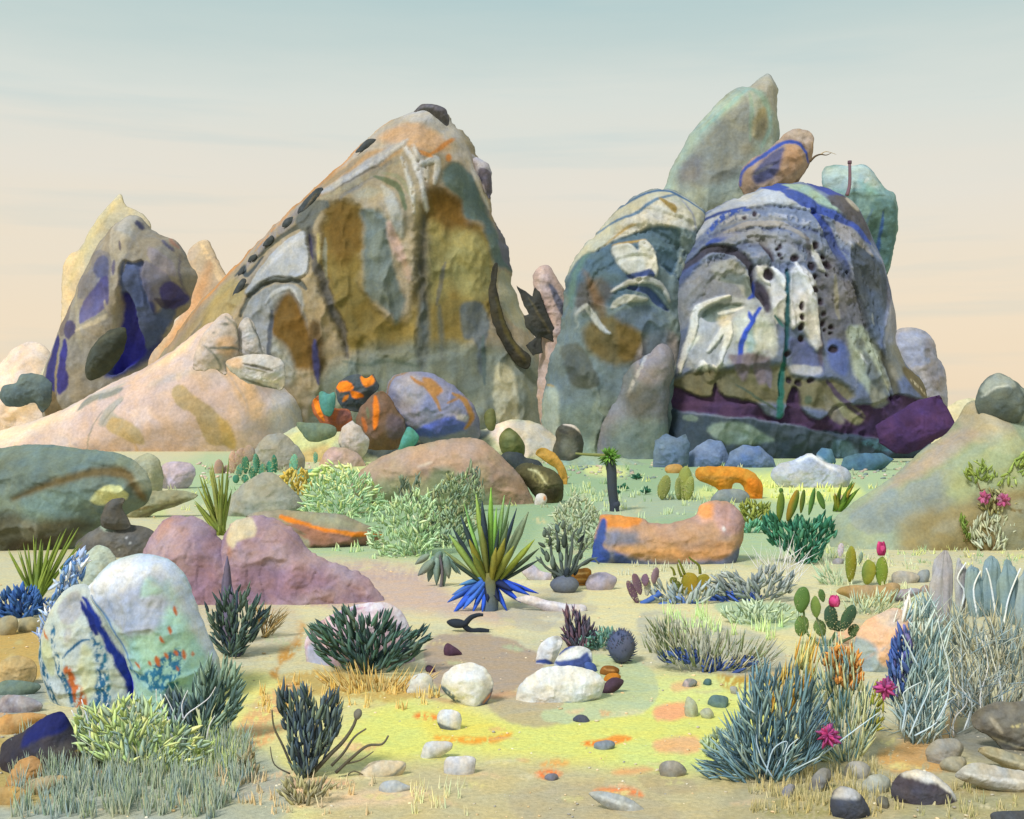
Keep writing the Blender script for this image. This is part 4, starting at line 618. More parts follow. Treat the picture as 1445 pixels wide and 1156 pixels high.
R_('boulder', 'big dark green-grey boulder with a brown arched stripe and yellow patch at the left edge', 'boulder', '-30,784 -30,650 4,632 60,627 120,634 160,638 184,647 204,662 214,688 206,712 180,726 150,744 120,764 80,778 20,786', '#7f8f84', by=776, T=60, R=70, base2='#728278', nz=.07, ops=[
 P('#6f7f78', '4,650 120,640 180,660 150,690 60,690 4,700', soft=12), S('#685c3e', '45,700 90,682 140,666 180,666 200,690 206,705', 13, soft=5, rel=-3), S('#75684a', '150,664 190,672 206,700', 8, soft=3), P('#5b5c4c', '0,725 60,720 130,730 140,745 60,778 0,780', soft=10), P('#4d4636', '40,760 120,750 100,772 40,780', soft=6, op=.8), P('#d5d89c', '146,706 150,692 166,683 182,685 189,698 176,706 160,710', soft=1.6), B('#7d7f70', 66, 742, 11, 16, soft=3, op=.8), B('#5c5a4a', 70, 742, 3, 5), P('#a3a68e', '190,650 226,645 228,680 205,690', soft=5, op=.8), S('#a7b5a6', '6,680 16,700 6,720', 6, op=.6), P('#7d9690', '60,700 140,690 130,720 70,730', soft=9, op=.7)])
R_('boulder', 'charcoal block of rock perched on the dark speckled boulder', 'boulder', '143,738 148,714 160,704 176,704 172,716 184,736 176,742', '#62605a', D=26.2, T=12, base2='#5a5852', sink=6)
R_('rock_ledge', 'flat olive-grey rock ledge left of the green grass clump', 'rock', '170,716 200,696 240,692 276,696 274,704 244,716 216,722 196,732 180,728', '#9b9a7a', by=730, T=14, base2='#8f8d70', ops=[S('#77735e', '196,730 230,716 262,706', 4), S('#8c7a4e', '180,720 220,714', 4, op=.7)])
R_('boulder', 'dark grey speckled boulder behind the white foreground boulder', 'boulder', '106,772 116,758 136,746 150,738 178,740 205,744 224,758 226,774 215,786 170,786 130,784', '#6d6c68', by=786, T=26, base2='#605f5c', ops=[P('#8fa095', '140,742 170,738 178,744 158,748', soft=2), B('#c4c4bc', 193, 765, 1.5, 1.5), B('#b4b4ac', 176, 772, 1.2, 1.2), B('#bbb', 186, 757, 1.5, 1.2)])
R_('rock_slab', 'broad mauve sandstone slab left of the green grass fan', 'rock', '186,856 200,785 222,744 246,728 280,732 302,748 318,768 338,800 350,850 310,866 240,866', '#a58f95', by=852, T=40, R=50, base2='#9c8290', nz=.12, edge=2.5, ops=[P('#b58a78', '226,742 245,732 240,756 228,765', soft=5, op=.8), P('#8d6d80', '240,780 310,790 315,840 250,845', soft=12, op=.7), P('#b9a2a6', '230,750 260,745 280,800 220,850 210,830', soft=14, op=.5)])
R_('rock_slab', 'mauve sandstone slab right of the green grass fan', 'rock', '296,866 304,810 314,764 328,738 356,727 390,733 418,752 440,780 482,798 522,818 546,846 500,860 420,866 340,868', '#aa949a', by=852, T=34, R=36, base2='#a08694', nz=.12, edge=2.5, ops=[P('#cdbfa0', '322,760 326,738 345,726 362,735 364,752 345,760 335,770', soft=3), P('#93748a', '340,800 440,800 480,820 400,845 340,840', soft=12, op=.7), B('#b98a70', 330, 776, 4, 7, soft=4, op=.7)])
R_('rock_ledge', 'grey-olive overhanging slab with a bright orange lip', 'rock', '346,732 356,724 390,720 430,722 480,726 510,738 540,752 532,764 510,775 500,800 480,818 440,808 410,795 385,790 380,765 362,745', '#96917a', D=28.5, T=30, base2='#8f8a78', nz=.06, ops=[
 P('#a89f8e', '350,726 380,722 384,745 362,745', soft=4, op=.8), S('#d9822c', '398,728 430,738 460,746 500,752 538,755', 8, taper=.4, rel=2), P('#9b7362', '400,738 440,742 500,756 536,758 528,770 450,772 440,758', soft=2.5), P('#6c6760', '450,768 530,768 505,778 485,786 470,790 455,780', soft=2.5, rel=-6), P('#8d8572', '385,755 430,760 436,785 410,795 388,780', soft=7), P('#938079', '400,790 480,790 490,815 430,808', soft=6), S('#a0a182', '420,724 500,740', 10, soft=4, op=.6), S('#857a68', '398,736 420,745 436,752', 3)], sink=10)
R_('boulder', 'dark oval boulder touching the joshua tree\'s side branch', 'boulder', '780,640 784,622 786,606 796,598 810,600 820,612 824,630 818,648 808,655 796,656', '#585850', D=80, sink=8, T=18, base2='#4f5048', ops=[S('#d8cdc0', '796,598 812,602 824,616', 4, soft=1.2), P('#76766a', '792,625 806,620 810,638 798,644', soft=5, op=.8), S('#3f403c', '788,606 800,612', 6)])
R_('boulder', 'small olive round boulder high beside the pink sand', 'boulder', '683,588 688,578 696,577 700,588 698,598 688,598', '#74764e', D=83, sink=8, T=5, base2='#65693f', res=1)
R_('boulder', 'mossy olive-green boulder above the black-shadowed rock', 'boulder', '704,622 708,610 718,604 730,612 740,626 738,638 722,640 708,634', '#707348', D=81, sink=8, T=12, base2='#5c643c', ops=[B('#8c8f62', 718, 615, 8, 5, 20, soft=4, op=.7)])
R_('boulder', 'black flat rock below the mossy olive boulder', 'boulder', '706,648 714,638 735,640 742,646 760,650 768,660 744,664 722,660', '#3b4248', by=664, T=10, base2='#41484a')
R_('boulder', 'dark khaki speckled boulder right of the long tan boulder', 'boulder', '726,664 738,654 760,656 784,666 795,680 793,698 780,709 764,706 752,694 738,680', '#5d5a3e', by=710, T=20, base2='#514e38', ops=[P('#87825a', '750,662 775,672 770,690 752,678', soft=4, dry=.4), P('#46402e', '770,690 792,690 782,706 766,704', soft=3), S('#c9c69a', '746,662 760,668 772,684', 3, dry=.5)])
R_('stone', 'tiny white stone with an orange fleck under the khaki boulder', 'stone', '754,708 758,698 768,697 772,706 764,710', '#d5cdc6', by=712, T=4, base2='#d8d0c8', res=1, ops=[B('#de8c54', 768, 704, 2, 3)])
R_('rock_ledge', 'ochre sandstone ledge behind the khaki boulder', 'rock', '756,640 764,632 778,636 792,650 800,668 801,682 794,680 786,664 770,652', '#c79a48', by=684, T=8, base2='#c09448')
R_('rock_ledge', 'curved orange-ochre ledge with grey underside in the lime grass', 'rock', '982,674 984,660 1010,658 1045,660 1064,668 1076,684 1076,698 1066,706 1054,700 1050,688 1036,682 1030,696 1012,690 996,682', '#c9923c', by=704, T=12, base2='#d08a34', ops=[P('#d8822a', '1052,676 1076,680 1074,704 1060,702', soft=3), S('#b08848', '990,672 1040,676', 5, op=.6)])
R_('stone', 'flat blue-grey stone under the orange-ochre ledge', 'stone', '1004,706 1012,694 1030,690 1050,692 1058,704 1040,710', '#8a938f', by=710, T=8, base2='#858e90')
R_('rock_ledge', 'small dull orange rock left of the orange-ochre ledge', 'rock', '938,664 944,656 960,656 964,664 952,668', '#b98f54', by=668, T=5, base2='#c29a5c', res=1)
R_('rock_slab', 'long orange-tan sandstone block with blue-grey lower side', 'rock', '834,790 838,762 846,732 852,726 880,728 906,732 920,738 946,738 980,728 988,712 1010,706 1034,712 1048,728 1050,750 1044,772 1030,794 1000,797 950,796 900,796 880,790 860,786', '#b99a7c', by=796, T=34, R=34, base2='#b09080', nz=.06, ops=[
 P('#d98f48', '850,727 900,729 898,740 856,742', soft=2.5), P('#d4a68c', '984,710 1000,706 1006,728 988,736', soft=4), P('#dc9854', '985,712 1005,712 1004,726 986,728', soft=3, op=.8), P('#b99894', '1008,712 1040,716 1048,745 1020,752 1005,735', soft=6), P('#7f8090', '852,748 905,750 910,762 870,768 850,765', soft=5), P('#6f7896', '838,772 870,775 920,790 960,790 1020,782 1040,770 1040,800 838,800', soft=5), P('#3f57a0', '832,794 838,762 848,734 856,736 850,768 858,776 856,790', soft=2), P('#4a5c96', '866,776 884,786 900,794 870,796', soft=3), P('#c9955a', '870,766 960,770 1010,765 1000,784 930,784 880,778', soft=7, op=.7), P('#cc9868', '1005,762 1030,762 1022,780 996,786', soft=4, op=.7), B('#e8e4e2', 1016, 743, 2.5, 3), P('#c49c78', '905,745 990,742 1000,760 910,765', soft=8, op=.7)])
# stones and slabs near the yucca
for p, c, c2, by, lb, ex in [
 ('736,808 742,798 752,797 764,806 778,810 774,818 750,815', '#bdb4bc', '#cfc8cf', 820, 'pale lilac wedge stone right of the yucca leaves', []),
 ('728,846 744,840 770,846 800,852 826,855 822,864 790,862 752,856', '#c9c3c9', '#d8d4d8', 864, 'long flat white-lilac stone right of the blue yucca skirt', [S('#e2dfe2', '740,846 800,856', 3)]),
 ('826,824 836,810 856,808 870,816 864,828 840,834', '#b9b0bc', '#a9a0ac', 834, 'lilac-grey flat stone right of the rusty flakes', []),
 ('806,810 818,802 832,803 834,814 826,826 812,826', '#96682c', '#7d5626', 828, 'rusty-brown flaky stone beside the dark rounded base', [S('#c9a05c', '812,808 830,808', 1.8), S('#c9a05c', '810,816 828,817', 1.8), S('#5d4224', '812,822 826,822', 2)]),
 ('884,826 896,816 908,818 898,830', '#b5b09c', '#aaa594', 830, 'faint beige pebble just left of the purple cactus', [])]:
    R_('stone', lb, 'stone', p, c, by=by, T=7, base2=c2, ops=ex)
# cream rock and twin blocks of the foreground boulder
R_('boulder', 'cream left half of the split foreground boulder, edged with teal scrub', 'boulder', '54,930 58,895 68,868 84,842 104,826 126,826 146,842 170,880 196,920 214,960 220,1000 180,1014 110,1010 80,985 62,960', '#bcc8c2', by=996, T=44, R=60, base2='#b2bec0', nz=.05, ops=[
 P('#a9adb2', '88,850 110,832 124,850 118,870 104,876 92,868', soft=3), P('#a9b0b4', '104,884 114,880 116,895 106,898', soft=2), S('#2f688c', '80,880 92,920 112,960 126,1000', 11, dry=.4), S('#2d6480', '54,900 66,940 90,985 110,1005', 16, dry=.45), S('#2b5f86', '104,920 118,906 128,898 142,896', 4, soft=1), P('#2f708c', '150,900 165,920 172,985 152,990 154,940', soft=2, dry=.5), S('#b9703a', '64,888 76,900', 4, dry=.3), P('#b9693a', '108,935 118,930 124,955 136,962 140,990 126,998 118,965', soft=2, dry=.35), P('#20348c', '120,842 134,850 164,896 196,938 226,985 200,1000 186,950 152,892', soft=1.6), P('#2f6488', '140,885 152,900 160,930 172,1000 150,1000 150,930', soft=3, dry=.45), S('#1d2a70', '118,848 136,870 148,890', 8), P('#b4bd9c', '66,900 82,905 92,940 80,945 66,920', soft=3), P('#d0d6b0', '130,905 145,910 152,950 142,975 130,955', soft=4, op=.7)])
R_('boulder', 'white and aqua right half of the split foreground boulder with a deep blue crack', 'boulder', '122,838 130,822 146,802 168,788 200,782 230,786 250,798 264,816 274,844 286,876 300,910 312,940 310,975 280,1000 230,1006 200,1000 178,930 150,880', '#b2c4c4', by=1000, T=62, R=75, base2='#a5bcbc', nz=.05, ops=[
 P('#c5cfde', '126,836 150,800 200,782 246,794 268,830 285,870 272,862 256,830 240,812 220,835 180,838 150,850', soft=5), P('#dfe4ec', '150,806 200,794 238,800 230,812 180,816 150,830 130,838', soft=6, op=.8), P('#aab4c8', '160,840 210,820 256,848 250,870 220,890 190,884 160,868 145,850', soft=7), P('#9fc6b8', '250,850 280,885 300,925 296,960 250,950 220,930 200,905 210,885 240,880', soft=8), P('#a5cfc2', '215,812 232,815 236,830 215,835', soft=4, op=.7), P('#8fbcb6', '190,890 240,930 290,935 300,990 220,990', soft=8, op=.7), P('#a6a6a6', '222,800 240,806 242,822 225,820', soft=4, op=.45), S('#c4cfe0', '262,820 285,880 304,930', 12, soft=4, op=.8),  # pale top and right edge are highlights painted in
 P('#1d2494', '116,836 127,838 146,864 168,900 190,938 204,972 200,980 180,978 150,900', soft=1.4, rel=-4), P('#1d1fb4', '176,915 190,935 204,966 200,976 190,974', soft=2), S('#5f86b8', '134,838 158,866 182,900 214,950', 4), S('#2a6a8a', '192,930 225,945 262,925', 8, dry=.45), P('#2f6d90', '225,938 262,905 272,915 268,955 235,962', soft=2, dry=.5), S('#e4e8ee', '124,836 128,826 140,818', 5)]
 + [S('#b5653a', a, w) for a, w in [('256,850 260,862', 5), ('252,876 256,884', 4.5), ('244,888 248,896', 4), ('208,922 218,930', 4), ('230,920 232,926', 4), ('238,914 244,926', 6), ('250,910 254,918', 4), ('262,908 266,914', 4), ('272,908 275,920', 4), ('282,912 283,918', 3), ('266,928 268,934', 3)]])
R_('boulder', 'pale sage rounded rock behind the split foreground boulder', 'boulder', '112,830 116,795 124,778 138,769 152,774 164,788 160,810 140,826', '#b2bdae', by=850, T=18, base2='#aab8ac', sink=30)
R_('boulder', 'navy and charcoal boulder in the bottom left corner', 'boulder', '0,1075 4,1050 30,1034 50,1020 70,1008 88,1004 98,1020 108,1034 126,1052 130,1075 112,1090 80,1096 30,1090', '#3b3b48', by=1090, T=40, base2='#45424a', ops=[P('#232a66', '40,1030 70,1008 94,1006 96,1028 70,1034 44,1046', soft=3), P('#57534e', '62,1060 100,1045 128,1070 110,1092 70,1086', soft=8), S('#a38c3a', '110,1052 126,1060 122,1080', 3, dry=.4)])
for p, c, c2, by, lb in [
 ('6,1110 16,1086 34,1070 50,1068 60,1080 58,1098 36,1112', '#c29a66', '#b58f62', 1112, 'ochre stone resting against the navy boulder'),
 ('20,1122 40,1102 80,1094 96,1098 84,1110 50,1122', '#b9a272', '#a59a80', 1122, 'flat sandy stone right of the ochre one'),
 ('-12,1130 -8,1114 20,1110 38,1118 34,1132 10,1136', '#bf9c60', '#b59560', 1136, 'low yellow-ochre stone in the very corner at lower left'),
 ('-4,882 4,870 20,870 26,880 18,892 2,894', '#a9a283', '#9f987c', 896, 'small khaki stone under the blue bush at the left edge'),
 ('24,884 32,872 50,872 58,882 48,890 30,892', '#a8a07c', '#9a9476', 892, 'oval khaki stone between the blue bush and the split boulder'),
 ('-8,964 0,936 22,926 44,930 52,944 46,960 20,968', '#b8a274', '#c0aa7c', 968, 'golden ochre boulder at the left edge beside the split boulder'),
 ('-10,978 2,962 24,960 56,966 50,976 20,982', '#6a7c70', '#74867a', 982, 'dark green flat stone below the golden boulder'),
 ('-8,1002 6,982 40,984 60,994 50,1002 20,1006', '#83797c', '#a8a4a8', 1006, 'mauve-grey flat stone low at the left edge'),
 ('-12,1032 0,1012 40,1006 66,1010 40,1026 14,1036', '#b98f5c', '#c4a06c', 1036, 'tawny flat rock just above the navy boulder')]:
    R_('stone', lb, 'stone', p, c, by=by, T=9, base2=c2)
# white stones of the sandy clearing
for p, c, c2, by, lb, ex in [
 ('622,966 628,950 644,938 662,935 680,940 694,956 695,975 684,988 672,998 655,990 638,982 626,976', '#dcdcd9', '#e2e2df', 997, 'large round white boulder in the clearing, left of the long white one', [P('#5e7080', '618,968 630,970 650,988 640,992 624,982', soft=2, dry=.3), P('#6c7482', '670,996 688,980 696,970 696,990 680,1000', soft=2), S('#c98a64', '682,990 694,978', 3)]),  # lower-left and lower-right patches are painted shade
 ('728,984 732,968 750,952 772,942 800,940 830,944 850,956 853,968 844,980 820,988 780,991 745,992', '#dfe0dc', '#d9dbd6', 991, 'long white loaf-shaped boulder in the centre of the clearing', [P('#6f8696', '750,990 780,990 770,998 750,996', soft=2), S('#7b93a0', '785,990 805,986', 4), S('#7b93a0', '818,988 836,985', 3)]),  # blue-grey strokes along the foot paint in shade
 ('756,935 758,920 766,905 782,897 794,902 790,918 778,934 764,938', '#d9dad8', '#e0e0df', 938, 'upright white stone behind the long white boulder', [S('#3f559c', '757,934 770,932 782,938', 6)]),  # blue stroke at the foot is painted shade
 ('783,938 790,922 806,912 826,914 836,924 832,942 810,944', '#cfd6da', '#d6dadc', 944, 'white stone with blue underside behind the long white boulder', [P('#4a5c9c', '783,936 800,930 816,926 830,922 832,944 800,944', soft=2), S('#4a5c9c', '788,924 800,914 814,910', 6), B('#e2e4e4', 806, 922, 10, 5, -15)]),  # blue underside is shade put into the colour
 ('572,974 576,962 588,952 600,950 610,958 612,972 598,976', '#d5d4cb', '#c9ccb8', 978, 'small cream dome-shaped stone at the left of the clearing', []),
 ('617,1020 620,1004 634,1001 648,1006 651,1020 644,1028 628,1026', '#cdcfd0', '#dcdcda', 1031, 'small white block with a grey foot in the yellow sand', [P('#6c7480', '616,1018 630,1022 646,1028 640,1034 618,1028', soft=2)]),  # grey foot is shade painted on
 ('594,1070 598,1052 612,1046 636,1047 638,1056 624,1064', '#cacac6', '#dad9d2', 1072, 'slanted pale grey stone below the small white block', []),
 ('627,1088 629,1070 645,1067 668,1068 671,1080 664,1092 640,1093', '#c6c6c8', '#d2d1d0', 1094, 'rectangular pale grey stone lowest in the yellow sand', []),
 ('535,1114 540,1104 556,1101 570,1106 580,1112 562,1118 546,1119', '#b9bcb8', '#a9aeb0', 1119, 'flat pointed grey stone at the bottom, right of the curved-branch shrub', []),
 ('505,1094 520,1078 545,1073 572,1076 568,1090 540,1096', '#d6c8a8', '#cfc4ac', 1097, 'flat sand-coloured rock with a grey edge by the curved branches', [S('#9c9c92', '512,1096 550,1094 572,1078', 4)]),
 ('831,1119 848,1116 876,1122 900,1134 912,1142 890,1144 860,1138 840,1130', '#a3a8a6', '#b5b9b6', 1145, 'long thin grey slab at the bottom centre', [S('#c4c9c6', '845,1122 890,1136', 5)]),
 ('838,1054 842,1047 860,1045 868,1050 862,1056 846,1058', '#87909a', '#7c8690', 1058, 'small blue-grey stone on orange sand', []),
 ('768,1098 774,1092 784,1092 788,1098 778,1101', '#6f6f78', '#7a7a80', 1101, 'tiny dark pebble on orange sand at the bottom', []),
 ('808,1016 816,1009 828,1011 834,1019 820,1019', '#4c5262', '#565a68', 1019, 'small dark slate pebble below the long white boulder', []),
 ('846,948 852,940 866,940 874,946 866,952 852,951', '#8a5a28', '#7b5428', 952, 'brown oval stone at the right end of the long white boulder', [S('#b98a50', '852,943 866,944', 2)]),
 ('852,960 856,952 870,950 876,956 866,962', '#c47f2c', '#b87528', 962, 'bright orange little stone below the brown oval one', []),
 ('846,980 852,966 866,956 880,960 876,970 860,976', '#54404c', '#4b3a46', 980, 'purple-brown pointed stone at the right end of the long white boulder', []),
 ('824,939 830,934 840,938 842,946 832,948', '#4f66a4', '#465c98', 948, 'little cobalt-blue stone right of the white stones', []),
 ('626,918 630,908 640,912 652,921 640,924 630,926', '#5a4050', '#4d3646', 926, 'dark plum splinter stone on the mauve soil', []),
 ('600,944 604,939 612,942 616,948 606,947', '#584050', '#4c3848', 949, 'tiny plum pebble above the cream stone', []),
 ('930,1084 936,1075 950,1073 964,1080 968,1090 950,1096 934,1092', '#8f8c82', '#a19c90', 1096, 'grey-brown rounded stone left of the big teal shrub', []),
 ('962,968 966,960 978,958 984,964 974,968', '#b0a09c', '#5e7878', 969, 'half pink half teal pebble in the lime sand', []),
 ('992,964 996,958 1004,960 1002,966', '#4d6b6a', '#557270', 967, 'tiny teal pebble in the lime sand', []),
 ('998,992 1004,982 1016,981 1028,986 1024,996 1006,996', '#5d746e', '#688078', 997, 'dark green-grey stone left of the ochre brush', []),
 ('1030,970 1034,978 1042,978 1040,970', '#a9a596', '#a0a09a', 979, 'pale grey pebble beside the blue-footed grass bank', []),
 ('966,1004 968,986 974,984 984,996 984,1010 974,1012', '#b5b89c', '#aab096', 1012, 'pale sage stone beside the peach sand', []),
 ('988,1008 992,1000 1002,1000 1008,1010 998,1014', '#b3b69a', '#a8ac98', 1014, 'pale sage pebble right of the larger sage stone', [])]:
    R_('stone', lb, 'stone', p, c, by=by, T=(20 if by in (997, 991) else 8), base2=c2, ops=ex, nz=.06)
# fallen dark twig below the yucca
sp = Spot(660, 892); t = thing('fallen_branch', 'black forked broken branch lying on the sand below the yucca', 'branch', sp.loc)
mb = MB()
for k_ in range(1): mb.ball(sp.at(645, 880, 0), 15*sp.k, 7*sp.k, 6.5*sp.k, .12, 0, lc('#20242c'), lc('#2a3038'))
mb.build('stump', t); mb = MB(); path_tube(mb, sp, '655,882 664,872 674,868 682,868', 9, 4, '#242a33'); mb.build('fork', t); mb = MB(); path_tube(mb, sp, '652,880 664,890 678,890 690,892', 8, 8, '#20262e'); mb.build('fork', t)
# bottom right rocks
for p, c, c2, by, lb, ex in [
 ('1258,1120 1262,1100 1272,1092 1290,1086 1312,1090 1335,1106 1350,1122 1345,1132 1310,1134 1280,1130', '#4b4650', '#54525a', 1134, 'dark plum boulder with a broad white top at the bottom right', [P('#c9c8c2', '1270,1094 1290,1085 1318,1092 1348,1118 1348,1130 1330,1112 1300,1100', soft=3), S('#dcdad2', '1280,1091 1315,1098 1340,1118', 5)]),  # white top is a highlight painted into the colour
 ('1172,1142 1173,1122 1186,1110 1205,1114 1218,1126 1228,1142 1215,1150 1190,1152', '#464954', '#50545e', 1154, 'dark slate stone with a chalky top at the bottom right', [P('#b9b8b4', '1173,1124 1186,1110 1208,1114 1212,1124 1190,1124', soft=3)]),  # pale top is a painted highlight
 ('1348,1096 1360,1082 1380,1076 1420,1084 1470,1096 1470,1116 1420,1112 1380,1106', '#bdbbb0', '#b0ada2', 1118, 'long pale grey slab at the bottom right edge', [S('#d0cec6', '1360,1090 1440,1100', 7)]),
 ('1372,1010 1390,996 1420,990 1470,1000 1470,1060 1430,1056 1400,1040 1376,1028', '#7b796f', '#6e6c66', 1062, 'dark grey broad rock at the right edge', [S('#a09d90', '1395,1012 1408,1030', 6), S('#c2b98a', '1420,1022 1440,1018', 4, dry=.3), S('#bdb7a0', '1400,1040 1440,1054', 3)]),
 ('1192,1092 1196,1078 1210,1074 1226,1080 1228,1092 1212,1098', '#b0ada2', '#a3a096', 1098, 'pale rounded stone left of the orange soil at lower right', []),
 ('1215,1112 1222,1098 1240,1092 1256,1100 1254,1112 1236,1118', '#a5a798', '#b0b0a0', 1118, 'greenish-grey stone between the pale round and plum stones', []),
 ('1306,1066 1312,1050 1330,1042 1352,1044 1360,1060 1340,1074 1318,1076', '#a09c8f', '#948f80', 1078, 'grey weathered rock above the long pale slab', []),
 ('1326,1082 1334,1070 1356,1068 1364,1078 1348,1088', '#9c967e', '#a9a28a', 1090, 'tan-grey stone between the weathered rock and the slab', []),
 ('1380,1060 1400,1054 1440,1066 1470,1074 1470,1088 1420,1080', '#a8a38a', '#989276', 1090, 'layered khaki slab above the long pale slab', [S('#c6c0a4', '1390,1062 1450,1078', 4)]),
 ('1140,1112 1146,1096 1160,1084 1172,1088 1170,1104 1152,1116', '#7d7b78', '#8a887e', 1117, 'slanted dark grey stone under the big teal shrub', []),
 ('1100,1124 1106,1112 1116,1106 1122,1112 1112,1124', '#85848a', '#8c8a86', 1125, 'narrow grey stone left of the slanted dark one', []),
 ('1236,1132 1240,1124 1252,1126 1254,1136 1244,1138', '#6f6c5e', '#7b786a', 1139, 'tiny brown stone between the two dark white-topped rocks', []),
 ('1398,1154 1404,1146 1450,1144 1470,1150 1470,1162 1410,1164', '#4d4f50', '#56585a', 1166, 'dark flat stone in the bottom right corner', [])]:
    R_('stone' if by != 1134 else 'boulder', lb, 'stone' if by != 1134 else 'boulder', p, c, by=by, T=14, base2=c2, ops=ex, nz=.08)
# ------------------------------------------------------------------ plants
def blades(mb, sp, items, shape='sword', seg=6, thick=.3, r=random):
    for (x0, y0, x1, y1, w, c, c2, dep) in items:
        a = sp.at(x0, y0, 0); b = sp.at(x1, y1, dep); mb.blade(a, b-a, (b-a).length, w*sp.k, lc(c), lc(c2), (0, 0, 0), shape, seg, thick, None, r)

# --- the yucca with its blue skirt
r = random.Random(11); sp = Spot(692, 862); t = thing('yucca', 'large green spiky yucca with a skirt of drooping cobalt-blue leaves', 'plant', sp.loc)
m = MB(); path_tube(m, sp, '690,866 692,840 690,808', 26, 20, '#3b4f6a', col2='#6a6a3c'); m.build('trunk', t)
top = [(672,700,9,'#4a5a36','#8aa653',6),(693,690,9,'#55703a','#7fb04c',-4),(681,708,9,'#2c3a40','#2f3d4c',-10),(711,702,8,'#4c6a40','#7ea060',8),(728,718,6,'#32424a','#2c3946',-6),(744,724,13,'#5a6c54','#77866a',2),(752,760,9,'#5d6628','#84933c',-12),(759,776,7,'#3c4a34','#3f4c3c',10),(760,788,5,'#33423c','#3a4644',-4),(652,728,8,'#2d3b3e','#33434c',-8),(640,748,8,'#2f3d40','#2b3840',8),(636,755,10,'#6f8040','#7fa058',-2),(634,758,7,'#88a66c','#8fb27a',14),(628,778,7,'#7c8458','#6e7c50',4),(640,790,6,'#3a4a3a','#33433f',-10),(664,760,10,'#6d6e26','#7b7c34',-14),(680,742,9,'#5c5f2e','#6d7840',-12),(704,745,6,'#34443c','#2e3d40',-14),(717,736,8,'#5a6a50','#5c7050',-9),(737,734,9,'#637050','#70805e',9),(700,720,7,'#6a8f48','#7cab4e',14),(660,736,7,'#6f9a4c','#86b25c',14),(712,758,11,'#6a6a28','#7d7c38',-16),(724,768,11,'#5f6a2c','#828a44',-17),(646,770,8,'#5f7438','#7d9a54',16),(735,790,5,'#3a4c42','#38483e',-8),(655,715,6,'#4c6a48','#6c9a58',20),(720,706,6,'#4f6a48','#5f7a50',20),(740,742,7,'#45563c','#566a44',20),(668,778,9,'#707830','#6b7a3c',-18),(700,770,10,'#6b6b26','#82803c',-20)]
for (x1, y1, w, c, c2, dep) in top:
    m = MB(); a = sp.at(691+(x1-691)*0.12, 826, dep*.15); b = sp.at(x1, y1, dep*1.6); m.blade(a, b-a, (b-a).length*1.04, w*.98*sp.k, lc(c)*.9, lc(c2)*.98, (0, 0, -0.02), 'brush', 7, .25, None, r); m.build('leaf', t)
for (x1, y1, w, c) in [(634,848,10,'#3054a8'),(642,862,10,'#2c4fae'),(645,868,8,'#2f6a9a'),(668,866,8,'#2b50b0'),(681,864,7,'#2a52b8'),(697,866,6,'#2c50ac'),(715,864,7,'#2a4eb4'),(733,848,8,'#2746b2'),(745,838,8,'#2a4cb0'),(757,836,7,'#2745ac'),(650,824,7,'#3f6c9c'),(655,856,9,'#3a62b4'),(688,846,9,'#1f2740'),(704,846,9,'#1f2844'),(722,832,9,'#202a50'),(660,838,8,'#345aa8'),(672,850,8,'#2e56b0'),(738,830,8,'#1f2c58'),(640,838,8,'#3a5c9c')]:
    m = MB(); dep = r.uniform(-14, -4); a = sp.at(690+(x1-690)*.1, 816, dep*.4); b = sp.at(x1, min(y1, 861), dep)
    m.blade(a, b-a, (b-a).length*1.05, w*1.25*sp.k, lc(c), lc(c)*1.2, (0, 0, 0), 'dab', 6, .2, None, r); m.build('skirt_leaf', t)  # cobalt-blue blades drooping round the trunk

# --- small grey-green plant hanging beside the yucca
r = random.Random(3); sp = Spot(618, 829); t = thing('shrub', 'low grey-green shrub with fat drooping leaves left of the yucca', 'shrub', sp.loc)
m = MB()
for (x0, y0, x1, y1, w) in [(612,790,590,812,13),(612,786,604,822,12),(618,784,616,826,12),(626,782,626,830,10),(630,784,634,816,12),(634,784,644,810,10),(606,782,586,796,10),(622,778,612,800,12),(640,800,650,812,6)]:
    m.blade(sp.at(x0, y0, r.uniform(-8, 8)), sp.at(x1, y1)-sp.at(x0, y0), math.hypot(x1-x0, y1-y0)*sp.k, w*sp.k, pick(r, ['#6d8478', '#5f786e', '#788c7e']), pick(r, ['#5a7068', '#66706c']), (0, 0, 0), 'dab', 5, .4, None, r)
m.build('foliage', t); m = MB(); path_tube(m, sp, '622,830 624,805 620,782', 5, 3, '#5c5a60'); m.build('stem', t)

